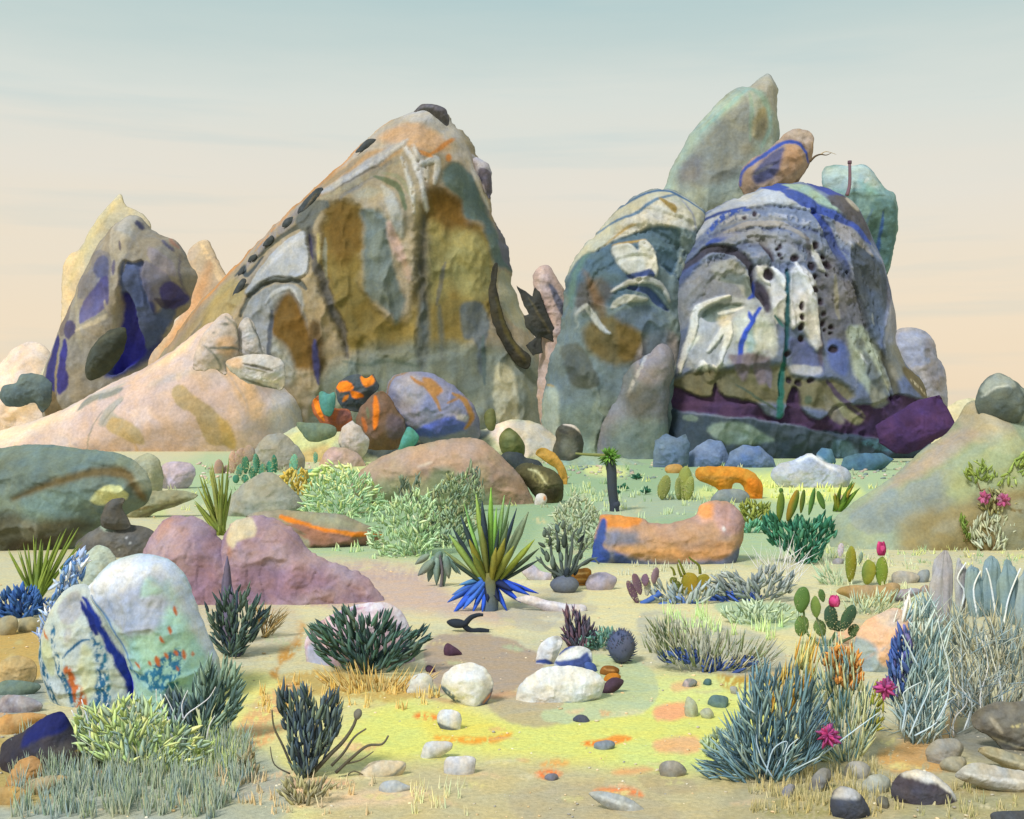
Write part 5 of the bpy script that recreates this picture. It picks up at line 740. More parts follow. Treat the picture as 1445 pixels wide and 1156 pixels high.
# --- twiggy dark shrub on a rounded dark base, right of the yucca
r = random.Random(5); sp = Spot(797, 836); t = thing('shrub', 'dark twiggy shrub with stubby leaves on a rounded charcoal base', 'shrub', sp.loc)
m = MB(); m.ball(sp.at(797, 826), 21*sp.k, 17*sp.k, 14*sp.k, 0, 0, lc('#4c525e'), lc('#5c626c')); m.build('base', t)
fo = MB()
for s in ['795,815 780,790 776,760 768,745', '795,815 790,780 786,750 792,738', '798,815 800,775 797,745 795,735', '799,815 806,780 808,755 815,745', '800,815 815,790 822,765 826,750', '800,815 822,796 836,788 845,795', '796,815 770,800 762,785', '801,815 812,800 818,785 830,770']:
    m = MB(); path_tube(m, sp, s, 5.5, 2, '#4a5450', r.uniform(-6, 6), dr=r.uniform(-14, 14)); m.build('stem', t)
for (x, y, a, l, w) in [(768,752,10,12,7),(775,748,0,13,5),(764,768,60,13,6),(776,764,-10,14,6),(786,745,20,14,7),(795,740,0,14,7),(804,744,-20,12,6),(818,748,-30,15,6),(820,760,-40,16,5),(822,772,-25,12,4),(772,785,10,17,8),(780,792,0,20,9),(788,770,-6,20,7),(796,762,0,22,9),(806,775,-15,18,6),(812,790,-20,20,7),(820,784,-10,15,7),(783,806,0,20,11),(800,806,-15,16,9),(814,806,-25,16,7),(828,794,-60,18,5),(838,790,-70,14,4),(766,778,30,14,5),(792,786,5,16,7),(803,790,-10,18,6),(760,790,40,14,4),(808,758,-25,12,5),(828,762,-20,10,3)]:
    d = Vector((math.sin(math.radians(-a)), r.uniform(-.3, .3), math.cos(math.radians(a)))); p = sp.at(x, y, r.uniform(-10, 10))
    fo.blade(p-d*(l*.5*sp.k), d, l*sp.k, w*sp.k, pick(r, ['#4a5a55', '#39443f', '#5a6a64', '#2c343a', '#556258']), None, (0, 0, 0), 'dab', 4, .5, None, r)
fo.build('foliage', t)

# --- joshua tree
r = random.Random(8); sp = Spot(867, 722); t = thing('joshua_tree', 'young joshua tree with a dark trunk and a bright green ball of leaves', 'tree', sp.loc)
m = MB(); path_tube(m, sp, '867,725 867,715 864,690 863,665 860,650', 13, 15, '#2f3440', col2='#3a4046'); m.ball(sp.at(868, 712), 7.5*sp.k, 7*sp.k, 7*sp.k, 0, 0, lc('#2f3442'), lc('#383e4a')); m.build('trunk', t)
m = MB(); path_tube(m, sp, '855,643 838,642 822,641 812,640', 5, 3, '#6f7346'); m.build('branch', t)
m = MB(); q = smooth_line(pts('846,640 850,630 860,627 870,632 874,645 870,657 860,662 850,655'))
for i in range(130):
    d = Vector((r.gauss(0, 1), r.gauss(0, 1), r.gauss(0, 1)+.15)).normalized(); c = sp.at(860, 645); m.blade(c+d*(3*sp.k), d, r.uniform(10, 16)*sp.k, 4.2*sp.k, pick(r, ['#4c6a2c', '#66993a', '#39502c', '#5a7a3a', '#7cb04a']), pick(r, ['#5c8a38', '#6a8a48', '#4a6434']), (0, 0, 0), 'sword', 3, .4, None, r)
m.build('crown', t)
# four dark green tufts
for i, (x, y, w, h, lb) in enumerate([(898,672,9,9,'dark green round bush farthest from the joshua tree, upper right of its group'), (879,686,10,11,'dark green round bush nearest the joshua tree trunk'), (911,692,10,9,'dark green round bush at the right end of its small group'), (872,694,5,6,'tiniest dark green bush at the foot of the joshua tree')]):
    r = random.Random(20+i); sp = Spot(x, y+h*.6); t = thing('bush', lb, 'bush', sp.loc, 'dark green bushes by the joshua tree'); m = MB()
    for k_ in range(40):
        d = Vector((r.gauss(0, 1), r.gauss(0, 1), abs(r.gauss(0, 1))*.9+.05)).normalized(); m.blade(sp.at(x, y+h*.3), d, w*.85*r.uniform(.7, 1.2)*sp.k, 3.6*sp.k, pick(r, ['#2c5a44', '#35664c', '#24483a']), None, (0, 0, 0), 'dab', 3, .5, None, r)
    m.build('foliage', t); m = MB(); path_tube(m, sp, f'{x},{y+h*.7} {x},{y}', 2, 1.5, '#4c4a40'); m.build('stem', t)

# --- pads, columns and flowers
def cactus(name, label, x, y, pads, seed=0, flowers=(), pal=('#5c6f34', '#3e5230'), thick=.42, group=None, cat='cactus'):
    """pads: (cx, cy, half width, half height, lean in degrees[, colour, colour])"""
    r = random.Random(seed); sp = Spot(x, y); t = thing(name, label, cat, sp.loc, group); made = []
    for i, p in enumerate(pads):
        c = p[5:7] if len(p) > 5 else (r.choice(pal), r.choice(pal)); m = MB()
        m.ball(sp.at(p[0], p[1], r.uniform(-5, 5)), p[2]*sp.k, p[2]*thick*sp.k, p[3]*sp.k, math.radians(p[4]), r.uniform(-.5, .5), lc(c[0]), lc(c[1] if len(c) > 1 else c[0]), lump=.10, seed=seed+i)
        for k_ in range(26):
            th = r.uniform(0, 6.28); rr = r.random()**.5*.95; d = Vector((math.cos(th)*rr, -math.sqrt(1-rr*rr)*.6, math.sin(th)*rr)); a = math.radians(p[4])
            x_, z_ = d.x*p[2], d.z*p[3]; q_ = Vector((x_*math.cos(a)+z_*math.sin(a), -math.sqrt(max(0, 1-rr*rr))*p[2]*thick, -x_*math.sin(a)+z_*math.cos(a)))*sp.k
            m.blade(sp.at(p[0], p[1])+q_, d+Vector((0, -.4, .2)), 4.2*sp.k, .9*sp.k, lc('#b8b48c'), None, (0, 0, 0), 'grass', 2, .8, None, r)
        made.append(m.build('pad', t))
    for (fx, fy, rx, ry, pi_) in flowers:
        m = MB()
        m.ball(sp.at(fx, fy, 0), rx*.72*sp.k, rx*.7*sp.k, ry*.8*sp.k, 0, 0, lc('#a83468'), lc('#b2487c'), lump=.1, seed=seed)
        for k_ in range(16):
            d = Vector((r.uniform(-1, 1)*.3, r.uniform(-1, 1)*.3, 1)).normalized(); m.blade(sp.at(fx, fy+ry*.9, 0)+Vector((d.x*rx*1.6, d.y*rx*1.6, 0))*sp.k, d*1.0-Vector((d.x*.9, d.y*.9, 0)), ry*1.8*sp.k, rx*.8*sp.k, pick(r, ['#a43468', '#b8507f', '#8f2a58']), None, (0, 0, 0), 'dab', 4, .35, None, r)
        m.build('flower', t)
    return t, sp, r
t, sp, r = cactus('prickly_pear', 'three upright green cactus pads with a pink flower on the right-hand one', 1224, 826, [(1202,797,10,26,2,'#5a6b30','#8a8530'),(1224,807,11,18,6,'#4c6234','#8a8a34'),(1244,807,9,22,0,'#55702e','#6d7c30'),(1215,788,4,9,10,'#7f9488','#6f867c'),(1186,776,4.5,10,5,'#a9a2b2','#9d98a8')], 2, [(1244,774,8,11,0)])
t, sp, r = cactus('prickly_pear', 'scattered dark green cactus pads with one magenta flower, right of centre', 1165, 912, [(1131,846,11,19,8,'#55703c','#44602f'),(1150,856,7,15,-4,'#526a38','#62783e'),(1159,840,5,9,-12,'#4f6a3a','#3f5a30'),(1132,884,10,15,8,'#55703c','#4a5f30'),(1158,887,10,13,-22,'#5b7040','#4b6238'),(1206,891,8,10,25,'#42583a','#3a5034'),(1173,872,10,18,-8,'#37503c','#2e4434'),(1196,872,9,20,28,'#3b5538','#2c4232'),(1184,884,12,8,0,'#33492f','#2e4434')], 4, [(1177,848,10,9,0)])
m = MB(); path_tube(m, sp, '1165,914 1160,895 1152,870', 4, 3, '#5a6a4c'); path_tube(m, sp, '1168,914 1180,892', 5, 5, '#3f5438'); path_tube(m, sp, '1162,914 1140,895 1134,862', 4, 3, '#566a44'); path_tube(m, sp, '1172,914 1204,898', 4, 4, '#46583e'); m.build('stem', t)
t, sp, r = cactus('cactus', 'purple-brown finger cactus at the left end of the blue-footed row', 908, 852, [(893,836,6,18,-25,'#54404e','#5f4a58'),(899,824,6,16,-18,'#66525e','#58444f'),(910,818,5.5,9,0,'#5e4858','#6a5464'),(924,812,6,12,12,'#76646e','#6a5862'),(914,830,5,12,5,'#a3a69c','#8d9088')], 6)
m = MB(); path_tube(m, sp, '904,852 918,846 932,836', 6, 10, '#3f5c9c'); m.build('base', t)  # blue stroke at the foot stands in for shade
t, sp, r = cactus('cactus', 'olive-gold barrel cactus pair with curling shoots', 972, 842, [(974,824,13,17,-10,'#6b6a20','#8a7424'),(992,822,11,13,6,'#5a5f1c','#84782c'),(958,830,7,11,-25,'#5c6020','#4a5420'),(951,820,6,6,-40,'#596422','#4f5a20')], 7)
for s in ['962,814 958,804 956,796', '966,810 962,800 957,790', '988,810 986,798 976,790 972,786', '952,812 950,804 946,800']:
    m = MB(); path_tube(m, sp, s, 4.5, 2, '#5d6424'); m.build('shoot', t)
t, sp, r = cactus('cactus', 'two mossy olive column cacti standing in the pale green grass', 956, 706, [(937,688,9,18,14,'#757c46','#6a7040'),(966,682,10,25,6,'#6d7640','#7f8648'),(958,690,7,16,0,'#7a8250','#6a7240'),(972,690,7,18,10,'#808850','#727a40')], 9)
t, sp, r = cactus('cactus', 'row of short dark teal finger cacti by the grey-brown mound', 362, 684, [(338,664,5,9,10),(346,656,6,12,0),(356,668,6,10,0),(362,654,5,14,-5),(370,664,5,10,10),(380,662,6,12,0),(387,655,5,13,-6),(334,676,5,6,0),(345,676,6,6,0)], 12, pal=('#3f7a66', '#2f5c48', '#5a8c7a', '#3a6650'))
t, sp, r = cactus('cactus', 'pinkish-brown stubby cactus cluster behind the teal finger row', 352, 668, [(328,652,6,16,0),(340,646,9,14,8),(352,640,9,12,0),(320,668,8,12,0),(310,662,7,14,0)], 13, pal=('#9c7f70', '#8d7668', '#a68a7a', '#877a72'))
t, sp, r = cactus('cactus', 'blue-green cactus stubs at the edge of the lime moss', 425, 682, [(414,656,6,15,6),(424,668,5,8,0),(440,668,9,6,0),(445,646,3.5,8,0),(432,676,12,5,0)], 14, pal=('#5f9482', '#508674', '#6a9c86'))
# --- standing grey columns at the right edge
r = random.Random(31)
for i, (x, yt, yb, w, lean, lb) in enumerate([(1328,787,880,17,4,'leftmost pale grey-mauve cactus column, the broadest of the row'), (1356,790,865,9,0,'slim pale cactus column second from the left in the row'), (1375,797,870,13,-3,'blue-grey cactus column with a bent white stem, middle of the row'), (1398,786,870,15,3,'tallest teal-grey cactus column, fourth in the row'), (1424,795,880,15,-4,'teal-grey cactus column second from the right in the row'), (1446,800,885,12,5,'grey cactus column cut by the right picture edge')]):
    sp = Spot(x, yb); t = thing('cactus_column', lb, 'cactus', sp.loc, 'pale cactus columns at the right'); m = MB(); c = ['#8f9092', '#9a9c98', '#7c8e8e', '#768a8e', '#748888', '#828f8e'][i]
    m.ball(sp.at(x, (yt+yb)/2+4), w*sp.k, w*.8*sp.k, (yb-yt)*.52*sp.k, math.radians(lean), .3, lc(c), lc('#667c82' if i > 1 else '#828086'), nu=40, nv=14, lump=.34, seed=i*3, ribs=8); m.build('column', t)
    if i in (1, 2, 3, 4):
        m = MB(); path_tube(m, sp, [None, f'{x-6},{yb} {x+2},{yb-30} {x-8},{yb-50} {x+4},{yb-72}', f'{x},{yb} {x-6},{yb-40} {x+4},{yb-66}', f'{x+2},{yb} {x-6},{yb-50} {x-12},{yb-70}', f'{x-14},{yb} {x-6},{yb-40} {x+10},{yb-80}'][i], 3.4, 2, '#c9cfcf', -w*.9); m.build('stem', t)

# --- shrubs with leaves
G_DK = ['#3f5852', '#2f4440', '#4a635c', '#26383a', '#566b62']
shrub('shrub', 'dark green shrub with a tall pointed mauve-grey spike', 330, 926, '290,850 298,870 305,845 318,830 330,835 345,825 352,845 372,850 382,862 366,890 350,915 335,926 318,926 302,905', 230, 19, 6.5, ['#43554f', '#354744', '#53665c', '#2c3a40', '#4f6458'], 41, 9, ('#2f3a4a', '#3a3f50'), 6, fan=1.2, jit=.25, dep=.5)
sp = Spot(318, 912); t = thing('agave_spike', 'tall pointed mauve-grey spike rising behind the dark green shrub', 'plant', sp.loc); m = MB()
for (dx, w, h, dep) in [(0, 26, 126, 8), (-6, 16, 100, 12), (8, 18, 84, 4), (3, 20, 70, 0)]:
    m.blade(sp.at(318+dx*.6, 912, dep), (dx*.005, .02, 1), h*sp.k, w*sp.k, lc('#5b5566'), lc('#5a5468'), (0, 0, 0), 'sword', 8, .5, (1, 0, 0), r)
m.build('leaf', t)
shrub('grass_clump', 'olive-brown dry grass clump right of the pointed-spike shrub', 372, 900, '360,868 385,858 404,866 396,884 372,896', 60, 26, 3.4, ['#8a7c58', '#9c8a60', '#6f6850', '#b08a48'], 42, 2, ('#7a6a48',), 2, 'grass', fan=1.6, jit=.12, shape='grass')
shrub('shrub', 'wide dark green shrub in front of the white-pink boulder', 520, 950, '434,892 445,880 462,872 476,858 495,860 505,868 518,872 532,866 545,872 560,884 575,890 592,886 604,890 602,910 585,928 560,940 540,946 500,945 470,935 450,925 440,908', 420, 19, 7, G_DK+['#3a5648', '#4a6a5a'], 43, 10, ('#3a4a4c', '#4a4a50'), 4, fan=1.0, jit=.25, dep=.32)
rock('boulder', 'white and pink chalky boulder behind the wide dark green shrub', 'boulder', '430,920 436,895 452,876 480,862 510,852 540,850 560,856 574,876 582,900 580,935 520,950 450,948', '#d6c4ca', by=938, T=30, base2='#cdb2bd', nz=.05, ops=[S('#dfd8dc', '480,866 530,854 560,862 576,890', 12, soft=3, dry=.3), S('#b98aa4', '432,915 445,885 480,866 520,856', 4, dry=.4), P('#b4b9d6', '434,915 446,905 460,920 470,944 440,945', soft=4)])
r_ = shrub('grass_clump', 'ochre dry grass fringe under the wide dark green shrub', 530, 975, '450,950 500,945 560,952 610,945 600,970 540,980 460,970', 130, 28, 4, ['#b89a58', '#c4a564', '#a8905c', '#c9b078'], 44, 0, cat='grass', fan=.35, jit=.15, shape='grass', dep=.15)
# shrub with curved bare branches
t, sp, r = shrub('shrub', 'slate-green shrub with long curved bare branches in the foreground', 432, 1096, '393,1000 392,975 402,968 412,980 425,972 440,975 450,990 470,975 480,985 488,1000 485,1020 470,1045 455,1070 440,1090 420,1088 405,1050 396,1025', 300, 24, 7.5, ['#4a5a64', '#3d4c58', '#55665e', '#323f4c', '#5f6f62', '#4c5a5a'], 45, 8, ('#2f3844', '#3a4048'), 6, fan=.8, jit=.2, dep=.4)
for s, w in [('440,1092 465,1065 485,1045 500,1022 506,1000', 7), ('468,1080 485,1062 500,1040 517,1028', 4.5), ('475,1088 500,1065 520,1050 540,1048 549,1036', 5), ('490,1075 510,1070 528,1058', 3), ('415,1085 400,1050 388,1025 385,1000', 4), ('412,1088 390,1075 384,1050', 2.5), ('440,1040 452,1010 462,985 478,975', 3), ('430,1098 480,1098 500,1088 520,1098', 3), ('470,1020 480,990 484,982', 2)]:
    m = MB(); path_tube(m, sp, s, w, w*.5, '#45443c', r.uniform(-14, 4), col2='#5a5648'); m.build('branch', t)
m = MB(); m.ball(sp.at(506, 1006, -8), 6*sp.k, 5*sp.k, 8*sp.k, .3, 0, lc('#5c5a50'), lc('#6a675a')); m.build('bud', t)
shrub('shrub', 'grey-brown stubby scrub at the foot of the curved-branch shrub', 430, 1135, '395,1105 420,1098 450,1096 470,1104 466,1120 430,1130 395,1122', 70, 18, 7, ['#8c886a', '#7a7864', '#99936c'], 46, 3, ('#5f5c4c',), 2, fan=.6, dep=.3)
shrub('shrub', 'small taupe scrub with one pointed leaf near the left foreground', 350, 1098, '334,1078 345,1065 352,1050 358,1068 364,1080 362,1092 340,1094', 40, 17, 7, ['#8f8668', '#a3977a', '#83805f'], 47, 2, ('#6c664f',), 2, fan=.6, dep=.3)
# plants around the split boulder
shrub('shrub', 'light lime-green leafy shrub in front of the split boulder', 185, 1085, '105,1015 125,1000 150,995 175,985 205,985 225,1000 250,1020 280,1040 300,1055 280,1075 230,1078 180,1076 130,1068 110,1045', 420, 20, 8, ['#b4c480', '#9cb088', '#8fa492', '#c6cf8a', '#a9bf7c', '#869c90'], 48, 6, ('#a9b29a',), 2.4, fan=.8, jit=.6, dep=.3, shape='dab')
shrub('shrub', 'dusky teal-green spiky shrub at the right foot of the split boulder', 285, 1048, '240,985 252,975 262,985 275,960 290,935 300,922 308,950 322,930 336,950 340,985 330,1015 315,1035 280,1042 250,1035', 300, 26, 7, ['#5f776e', '#4c625e', '#6f877a', '#44585a', '#7d9484'], 49, 4, ('#4a585a',), 3, fan=.9, jit=.2, dep=.35)
t, sp, r = shrub('shrub', 'bare chalk-white twigs over a dark clump in front of the teal-green shrub', 255, 1060, '228,985 240,975 262,990 270,1010 262,1040 245,1048 232,1020', 60, 20, 7, ['#4a5a60', '#566870', '#3d4c55'], 50, 0, fan=.7, dep=.25)
for s in ['250,1058 256,1025 250,1000 238,975', '256,1030 268,1005 285,992 300,980 309,965', '250,1040 242,1020 228,990 226,968', '246,1015 238,1000 232,975', '258,1020 264,1035 262,1055', '264,1010 262,990 270,970', '296,1040 300,1020 308,1005']:
    m = MB(); path_tube(m, sp, s, 2.3, .9, '#c3c4cc', -18, col2='#d4d2d8'); m.build('branch', t)
t, sp, r = shrub('shrub', 'thin white-stemmed scrub at the left foot of the split boulder', 130, 1060, '105,1000 120,990 140,1000 145,1030 125,1045 108,1030', 50, 18, 5, ['#8fa88c', '#7a9490', '#a4b890'], 51, 0, fan=.7, dep=.3)
for s in ['130,1062 118,1030 104,1000', '132,1062 128,1020 118,985', '136,1060 142,1020 155,990']:
    m = MB(); path_tube(m, sp, s, 3, 1.5, '#c9ccd0', -8); m.build('branch', t)
shrub('shrub', 'cobalt-blue rounded bush at the left edge under the green blades', 32, 872, '-4,868 0,846 14,832 34,830 55,838 64,850 60,864 30,870', 150, 16, 9, ['#34568c', '#3c5f94', '#2f4f84'], 52, 3, ('#3a4a6c',), 3, fan=1, dep=.5)
shrub('shrub', 'lilac-blue knobbly shrub climbing beside the split boulder', 68, 905, '52,900 58,870 72,845 84,815 96,795 108,780 118,778 120,800 112,825 98,845 84,870 72,900', 190, 17, 8, ['#7f9ac4', '#a8b8d8', '#5f82b4', '#c4cde0', '#4a70a4', '#93a8d0'], 53, 5, ('#5a7cac', '#b8c4dc'), 4, fan=.6, jit=.6, dep=.45)
def fan_grass(label, x, y, tips, pal, w, seed, cat='grass', name='grass_clump', tipc=None, dep=14):
    r = random.Random(seed); sp = Spot(x, y); t = thing(name, label, cat, sp.loc); m = MB()
    for (a, b) in tips:
        for k_ in range(2):
            p0 = sp.at(x+r.uniform(-5, 5), y, r.uniform(-3, 3)); p1 = sp.at(a+r.uniform(-3, 3), b+r.uniform(-4, 6), r.uniform(-dep, dep)); m.blade(p0, p1-p0, (p1-p0).length, w*r.uniform(.7, 1.2)*sp.k, pick(r, pal), pick(r, tipc or pal), (0, 0, 0), 'sword', 6, .3, None, r)
    m.build('blades', t); m = MB(); path_tube(m, sp, f'{x},{y+2} {x},{y-8}', 7, 5, '#4a4a40'); m.build('base', t); return t, sp, r
fan_grass('tall olive-green blades fanning up at the left edge', 50, 850, [(12,775),(22,772),(34,765),(48,755),(60,762),(72,758),(84,750),(98,745),(108,748),(112,760),(30,800),(70,790)], ['#6b7f34', '#7a8c40', '#5f7236'], 8, 61)
fan_grass('fan of olive-green blades rising between the two mauve slabs', 312, 756, [(272,708),(280,690),(284,668),(292,658),(300,655),(306,672),(312,690),(318,650),(320,668),(316,700),(290,700),(324,690)], ['#6f7d36', '#7f8c44', '#5d6c30', '#8a8f50'], 8, 62)
# soft green bushes of the meadow
for i, (x, y, poly, n, pal, lb) in enumerate([
 (585, 785, '520,770 530,730 560,700 590,690 610,700 620,740 610,775 560,785', 260, ['#8fae84', '#a0ba90', '#82a078', '#b4c89a'], 'soft sage-green bush left of the yucca, palest of the meadow bushes'),
 (640, 772, '590,765 596,715 612,690 640,668 668,675 680,700 676,735 655,765 620,772', 300, ['#7d9070', '#6a7d62', '#8fa07a', '#758a76', '#8a8f6a'], 'mottled olive-grey bush directly behind the yucca'),
 (480, 728, '425,722 430,690 455,672 490,665 520,672 540,695 545,722 500,730', 240, ['#96b48a', '#88a880', '#a9c094', '#bccb8a'], 'pale green bush in front of the long tan boulder'),
 (825, 775, '770,770 775,735 790,712 815,700 838,712 848,740 842,768 800,778', 170, ['#a3ad94', '#959f88', '#b0b898', '#8f9c88'], 'grey-sage bush behind the twiggy dark shrub')]):
    shrub('bush', lb, x, y, poly, n*2, 11, 5, pal, 70+i, 3, ('#7a7c64',), 2, fan=.9, jit=.7, dep=.5, group='soft meadow bushes')
for i, (x, y, poly, lb) in enumerate([
 (578, 718, '562,700 566,675 574,672 580,690 588,672 594,680 590,705 582,718', 'dark wispy tuft left on the long tan boulder'),
 (672, 700, '655,690 656,670 664,655 674,662 682,680 684,696 668,702', 'dark wispy tuft right of centre on the long tan boulder'),
 (600, 750, '590,740 594,715 604,700 616,720 622,742 606,752', 'dark wispy tuft beside the mottled olive bush')]):
    shrub('shrub', lb, x, y+22, poly, 50, 15, 5, ['#6d7a68', '#5f6c5f', '#808a72'], 80+i, 2, ('#5c5c4c',), 1.6, fan=.5, dep=.5, group='wispy tufts on the meadow')
shrub('bush', 'yellow-lime moss bush at the top edge of the pale green meadow', 540, 690, '440,668 470,650 500,660 530,668 570,668 600,680 590,690 500,692 450,684', 170, 12, 7, ['#c9d48a', '#bccb80', '#d4da98', '#a9bf80'], 84, 0, fan=.8, jit=.8, dep=.2)
shrub('bush', 'ochre-gold low bush beside the grey dome-shaped rock', 418, 700, '395,685 405,664 425,662 440,675 436,690 415,698', 80, 12, 8, ['#b9a050', '#c4ac58', '#a89850'], 85, 1, ('#7c6c3c',), 2, fan=.8, jit=.7, dep=.5)
shrub('bush', 'olive square bush right of the orange-tan block', 1063, 742, '1044,730 1046,712 1060,706 1074,710 1086,712 1086,730 1076,740 1050,742', 120, 11, 6, ['#7b8440', '#6d7838', '#8a9048'], 86, 2, ('#5c6434',), 2, fan=.8, jit=.5, dep=.6)
shrub('bush', 'blue-green low bush at the foot of the olive square bush', 1062, 752, '1044,742 1060,736 1082,738 1082,748 1048,750', 60, 9, 7, ['#5f9478', '#559070', '#6aa080'], 87, 1, ('#4c7464',), 2, fan=.8, jit=.6, dep=.5)
t, sp, r = shrub('shrub', 'dense emerald-green shrub with brown-tinged upright cactus blades', 1128, 796, '1076,745 1085,725 1100,735 1112,740 1130,728 1150,735 1165,722 1176,740 1178,755 1165,765 1155,785 1140,796 1130,790 1120,772 1100,770 1085,762', 380, 13, 6.5, ['#2f6650', '#3b7560', '#27543f', '#4a8068', '#2c5c4c'], 88, 7, ('#2f5c48', '#3c6c58'), 3, fan=.8, jit=.35, dep=.45)
for (x, y, rx, ry, a, c, c2) in [(1102,716,6,22,6,'#5c6a24','#46602c'),(1120,714,7,24,18,'#8a6a24','#4a6428'),(1134,708,4,17,8,'#5a5c24','#3f5a28'),(1146,708,4,20,12,'#4c7034','#3c5c2c'),(1158,706,5,14,-20,'#4a6a30','#3f5c2c'),(1104,693,3.5,4,0,'#4a6a30','#3f5c2c')]:
    m = MB(); m.ball(sp.at(x, y, r.uniform(-6, 10)), rx*sp.k, rx*.6*sp.k, ry*sp.k, math.radians(a), .3, lc(c), lc(c2), seed=x); m.build('blade', t)
fan_grass('bright olive-green blade cluster against the foot of the right hill', 1182, 722, [(1172,694),(1180,690),(1190,684),(1200,682),(1208,684),(1212,690),(1200,700),(1190,704)], ['#4f6a24', '#5f7a2c', '#8a7a2c', '#44602a'], 9, 63, name='cactus', cat='cactus')
# white grass, grey shrub and shade laid in as blue blades
shrub('grass_clump', 'white wispy dry grass above the grey shrub', 1098, 836, '1058,800 1070,775 1085,785 1100,770 1125,775 1140,795 1130,815 1090,820', 70, 38, 2.2, ['#dfe0dc', '#d2d5d0', '#e6e6e2'], 89, 0, cat='grass', fan=1.0, jit=.4, shape='grass', dep=.4)
t, sp, r = shrub('shrub', 'grey fat-leaved shrub with cobalt-blue painted shade below, right of the olive barrel cactus', 1070, 848, '1000,835 1010,815 1030,808 1050,815 1065,805 1085,800 1100,806 1120,808 1118,830 1100,842 1060,842 1020,844', 150, 17, 8, ['#7d8684', '#8a9290', '#6d7878', '#949a94'], 90, 4, ('#6c7474',), 2.4, fan=1.0, jit=.4, dep=.4)
m = MB(); foliage(m, sp, '998,848 1020,838 1045,832 1068,842 1070,850 1030,854 1000,852', 60, 14, 7, ['#3c56a0', '#4660a8', '#34509a'], r, jit=.6, dep=.3); m.build('painted_shade', t)  # blue blades put the shade under the shrub into colour
t, sp, r = shrub('shrub', 'low grey stubby plants with blue painted-shade feet behind the olive barrel cactus', 965, 852, '915,838 925,820 945,826 975,830 1005,818 1015,835 1000,848 950,850', 70, 16, 7, ['#8a9898', '#9aa4a0', '#7f8c90'], 91, 2, ('#7a8484',), 2, fan=.5, jit=.3, dep=.25)
m = MB(); foliage(m, sp, '918,846 940,840 980,848 985,854 960,858 925,852', 34, 12, 7, ['#4a66a4', '#5570a8', '#5f7aa8'], r, jit=.6, dep=.3); m.build('painted_shade', t)  # painted shade: blue blades along the plants' feet
shrub('shrub', 'flat grey-green shrub mat below the grey fat-leaved shrub', 1075, 880, '1020,862 1060,850 1110,852 1128,862 1110,876 1060,882 1030,876', 120, 14, 7, ['#a3b49a', '#95a890', '#afbc9c'], 92, 0, fan=.5, jit=.7, dep=.3)
t, sp, r = shrub('grass_clump', 'grey-lilac grass bank with dark blue painted-shade feet in the middle right', 1000, 948, '905,900 915,880 945,875 985,885 1030,895 1075,900 1100,915 1090,935 1040,938 980,935 930,928', 330, 24, 4.5, ['#a3a598', '#95988c', '#aeb0a0', '#8b9286', '#7f8c6a', '#6f7c58'], 93, 0, cat='grass', fan=.35, jit=.2, shape='grass', dep=.25)
for pl, n in [('930,925 955,915 985,920 980,934 945,936', 50), ('986,930 1010,928 1024,940 1016,950 996,944', 36), ('1022,936 1040,926 1064,930 1062,942 1030,946', 40)]:
    m = MB(); foliage(m, sp, pl, n, 15, 8, ['#34487c', '#3c5088', '#2c4076', '#44588c'], r, jit=.5, dep=.6, fan=.8); m.build('painted_shade', t)  # blue clumps stand in for shade at the bank's foot
shrub('grass_clump', 'dark green grass tuft standing in the grey-lilac bank', 945, 930, '925,905 935,880 950,885 968,900 970,915 940,920', 70, 24, 4, ['#5c6c4c', '#6a7850', '#4c5c44'], 94, 0, cat='grass', fan=.6, jit=.15, shape='grass', dep=.4)
# purple tuft group by the white stones
shrub('shrub', 'dark purple-slate tuft with reddish tips above the white stones', 820, 918, '796,900 796,868 806,862 820,872 835,885 842,898 830,912 805,914', 150, 20, 6, ['#4a4654', '#5a4a58', '#3f4250', '#6a505c'], 95, 2, ('#3f4050',), 4, fan=.8, jit=.25, dep=.45)
shrub('shrub', 'small blue-green bush between the purple tuft and the navy round cactus', 846, 918, '814,904 825,894 845,888 862,884 868,895 858,910 830,914', 120, 10, 7, ['#5a7f74', '#4f746c', '#688c7c'], 96, 2, ('#4c6460',), 2, fan=.7, jit=.7, dep=.45)
r = random.Random(97); sp = Spot(877, 935); t = thing('cactus', 'dark navy round cactus with short bristles', 'cactus', sp.loc); m = MB(); m.ball(sp.at(877, 913), 20*sp.k, 19*sp.k, 23*sp.k, .1, 0, lc('#3f4a64'), lc('#4d5060')); m.build('body', t); m = MB()
for i in range(150):
    d = Vector((r.gauss(0, 1), r.gauss(0, 1), r.gauss(0, 1)+.5)).normalized(); m.blade(sp.at(877, 914)+Vector((d.x*17, d.y*16, d.z*20))*sp.k, d+Vector((0, 0, .8)), 9*sp.k, 2.4*sp.k, pick(r, ['#3f4a64', '#54505e', '#48586c']), None, (0, 0, 0), 'grass', 3, .5, None, r)
m.build('spines', t)
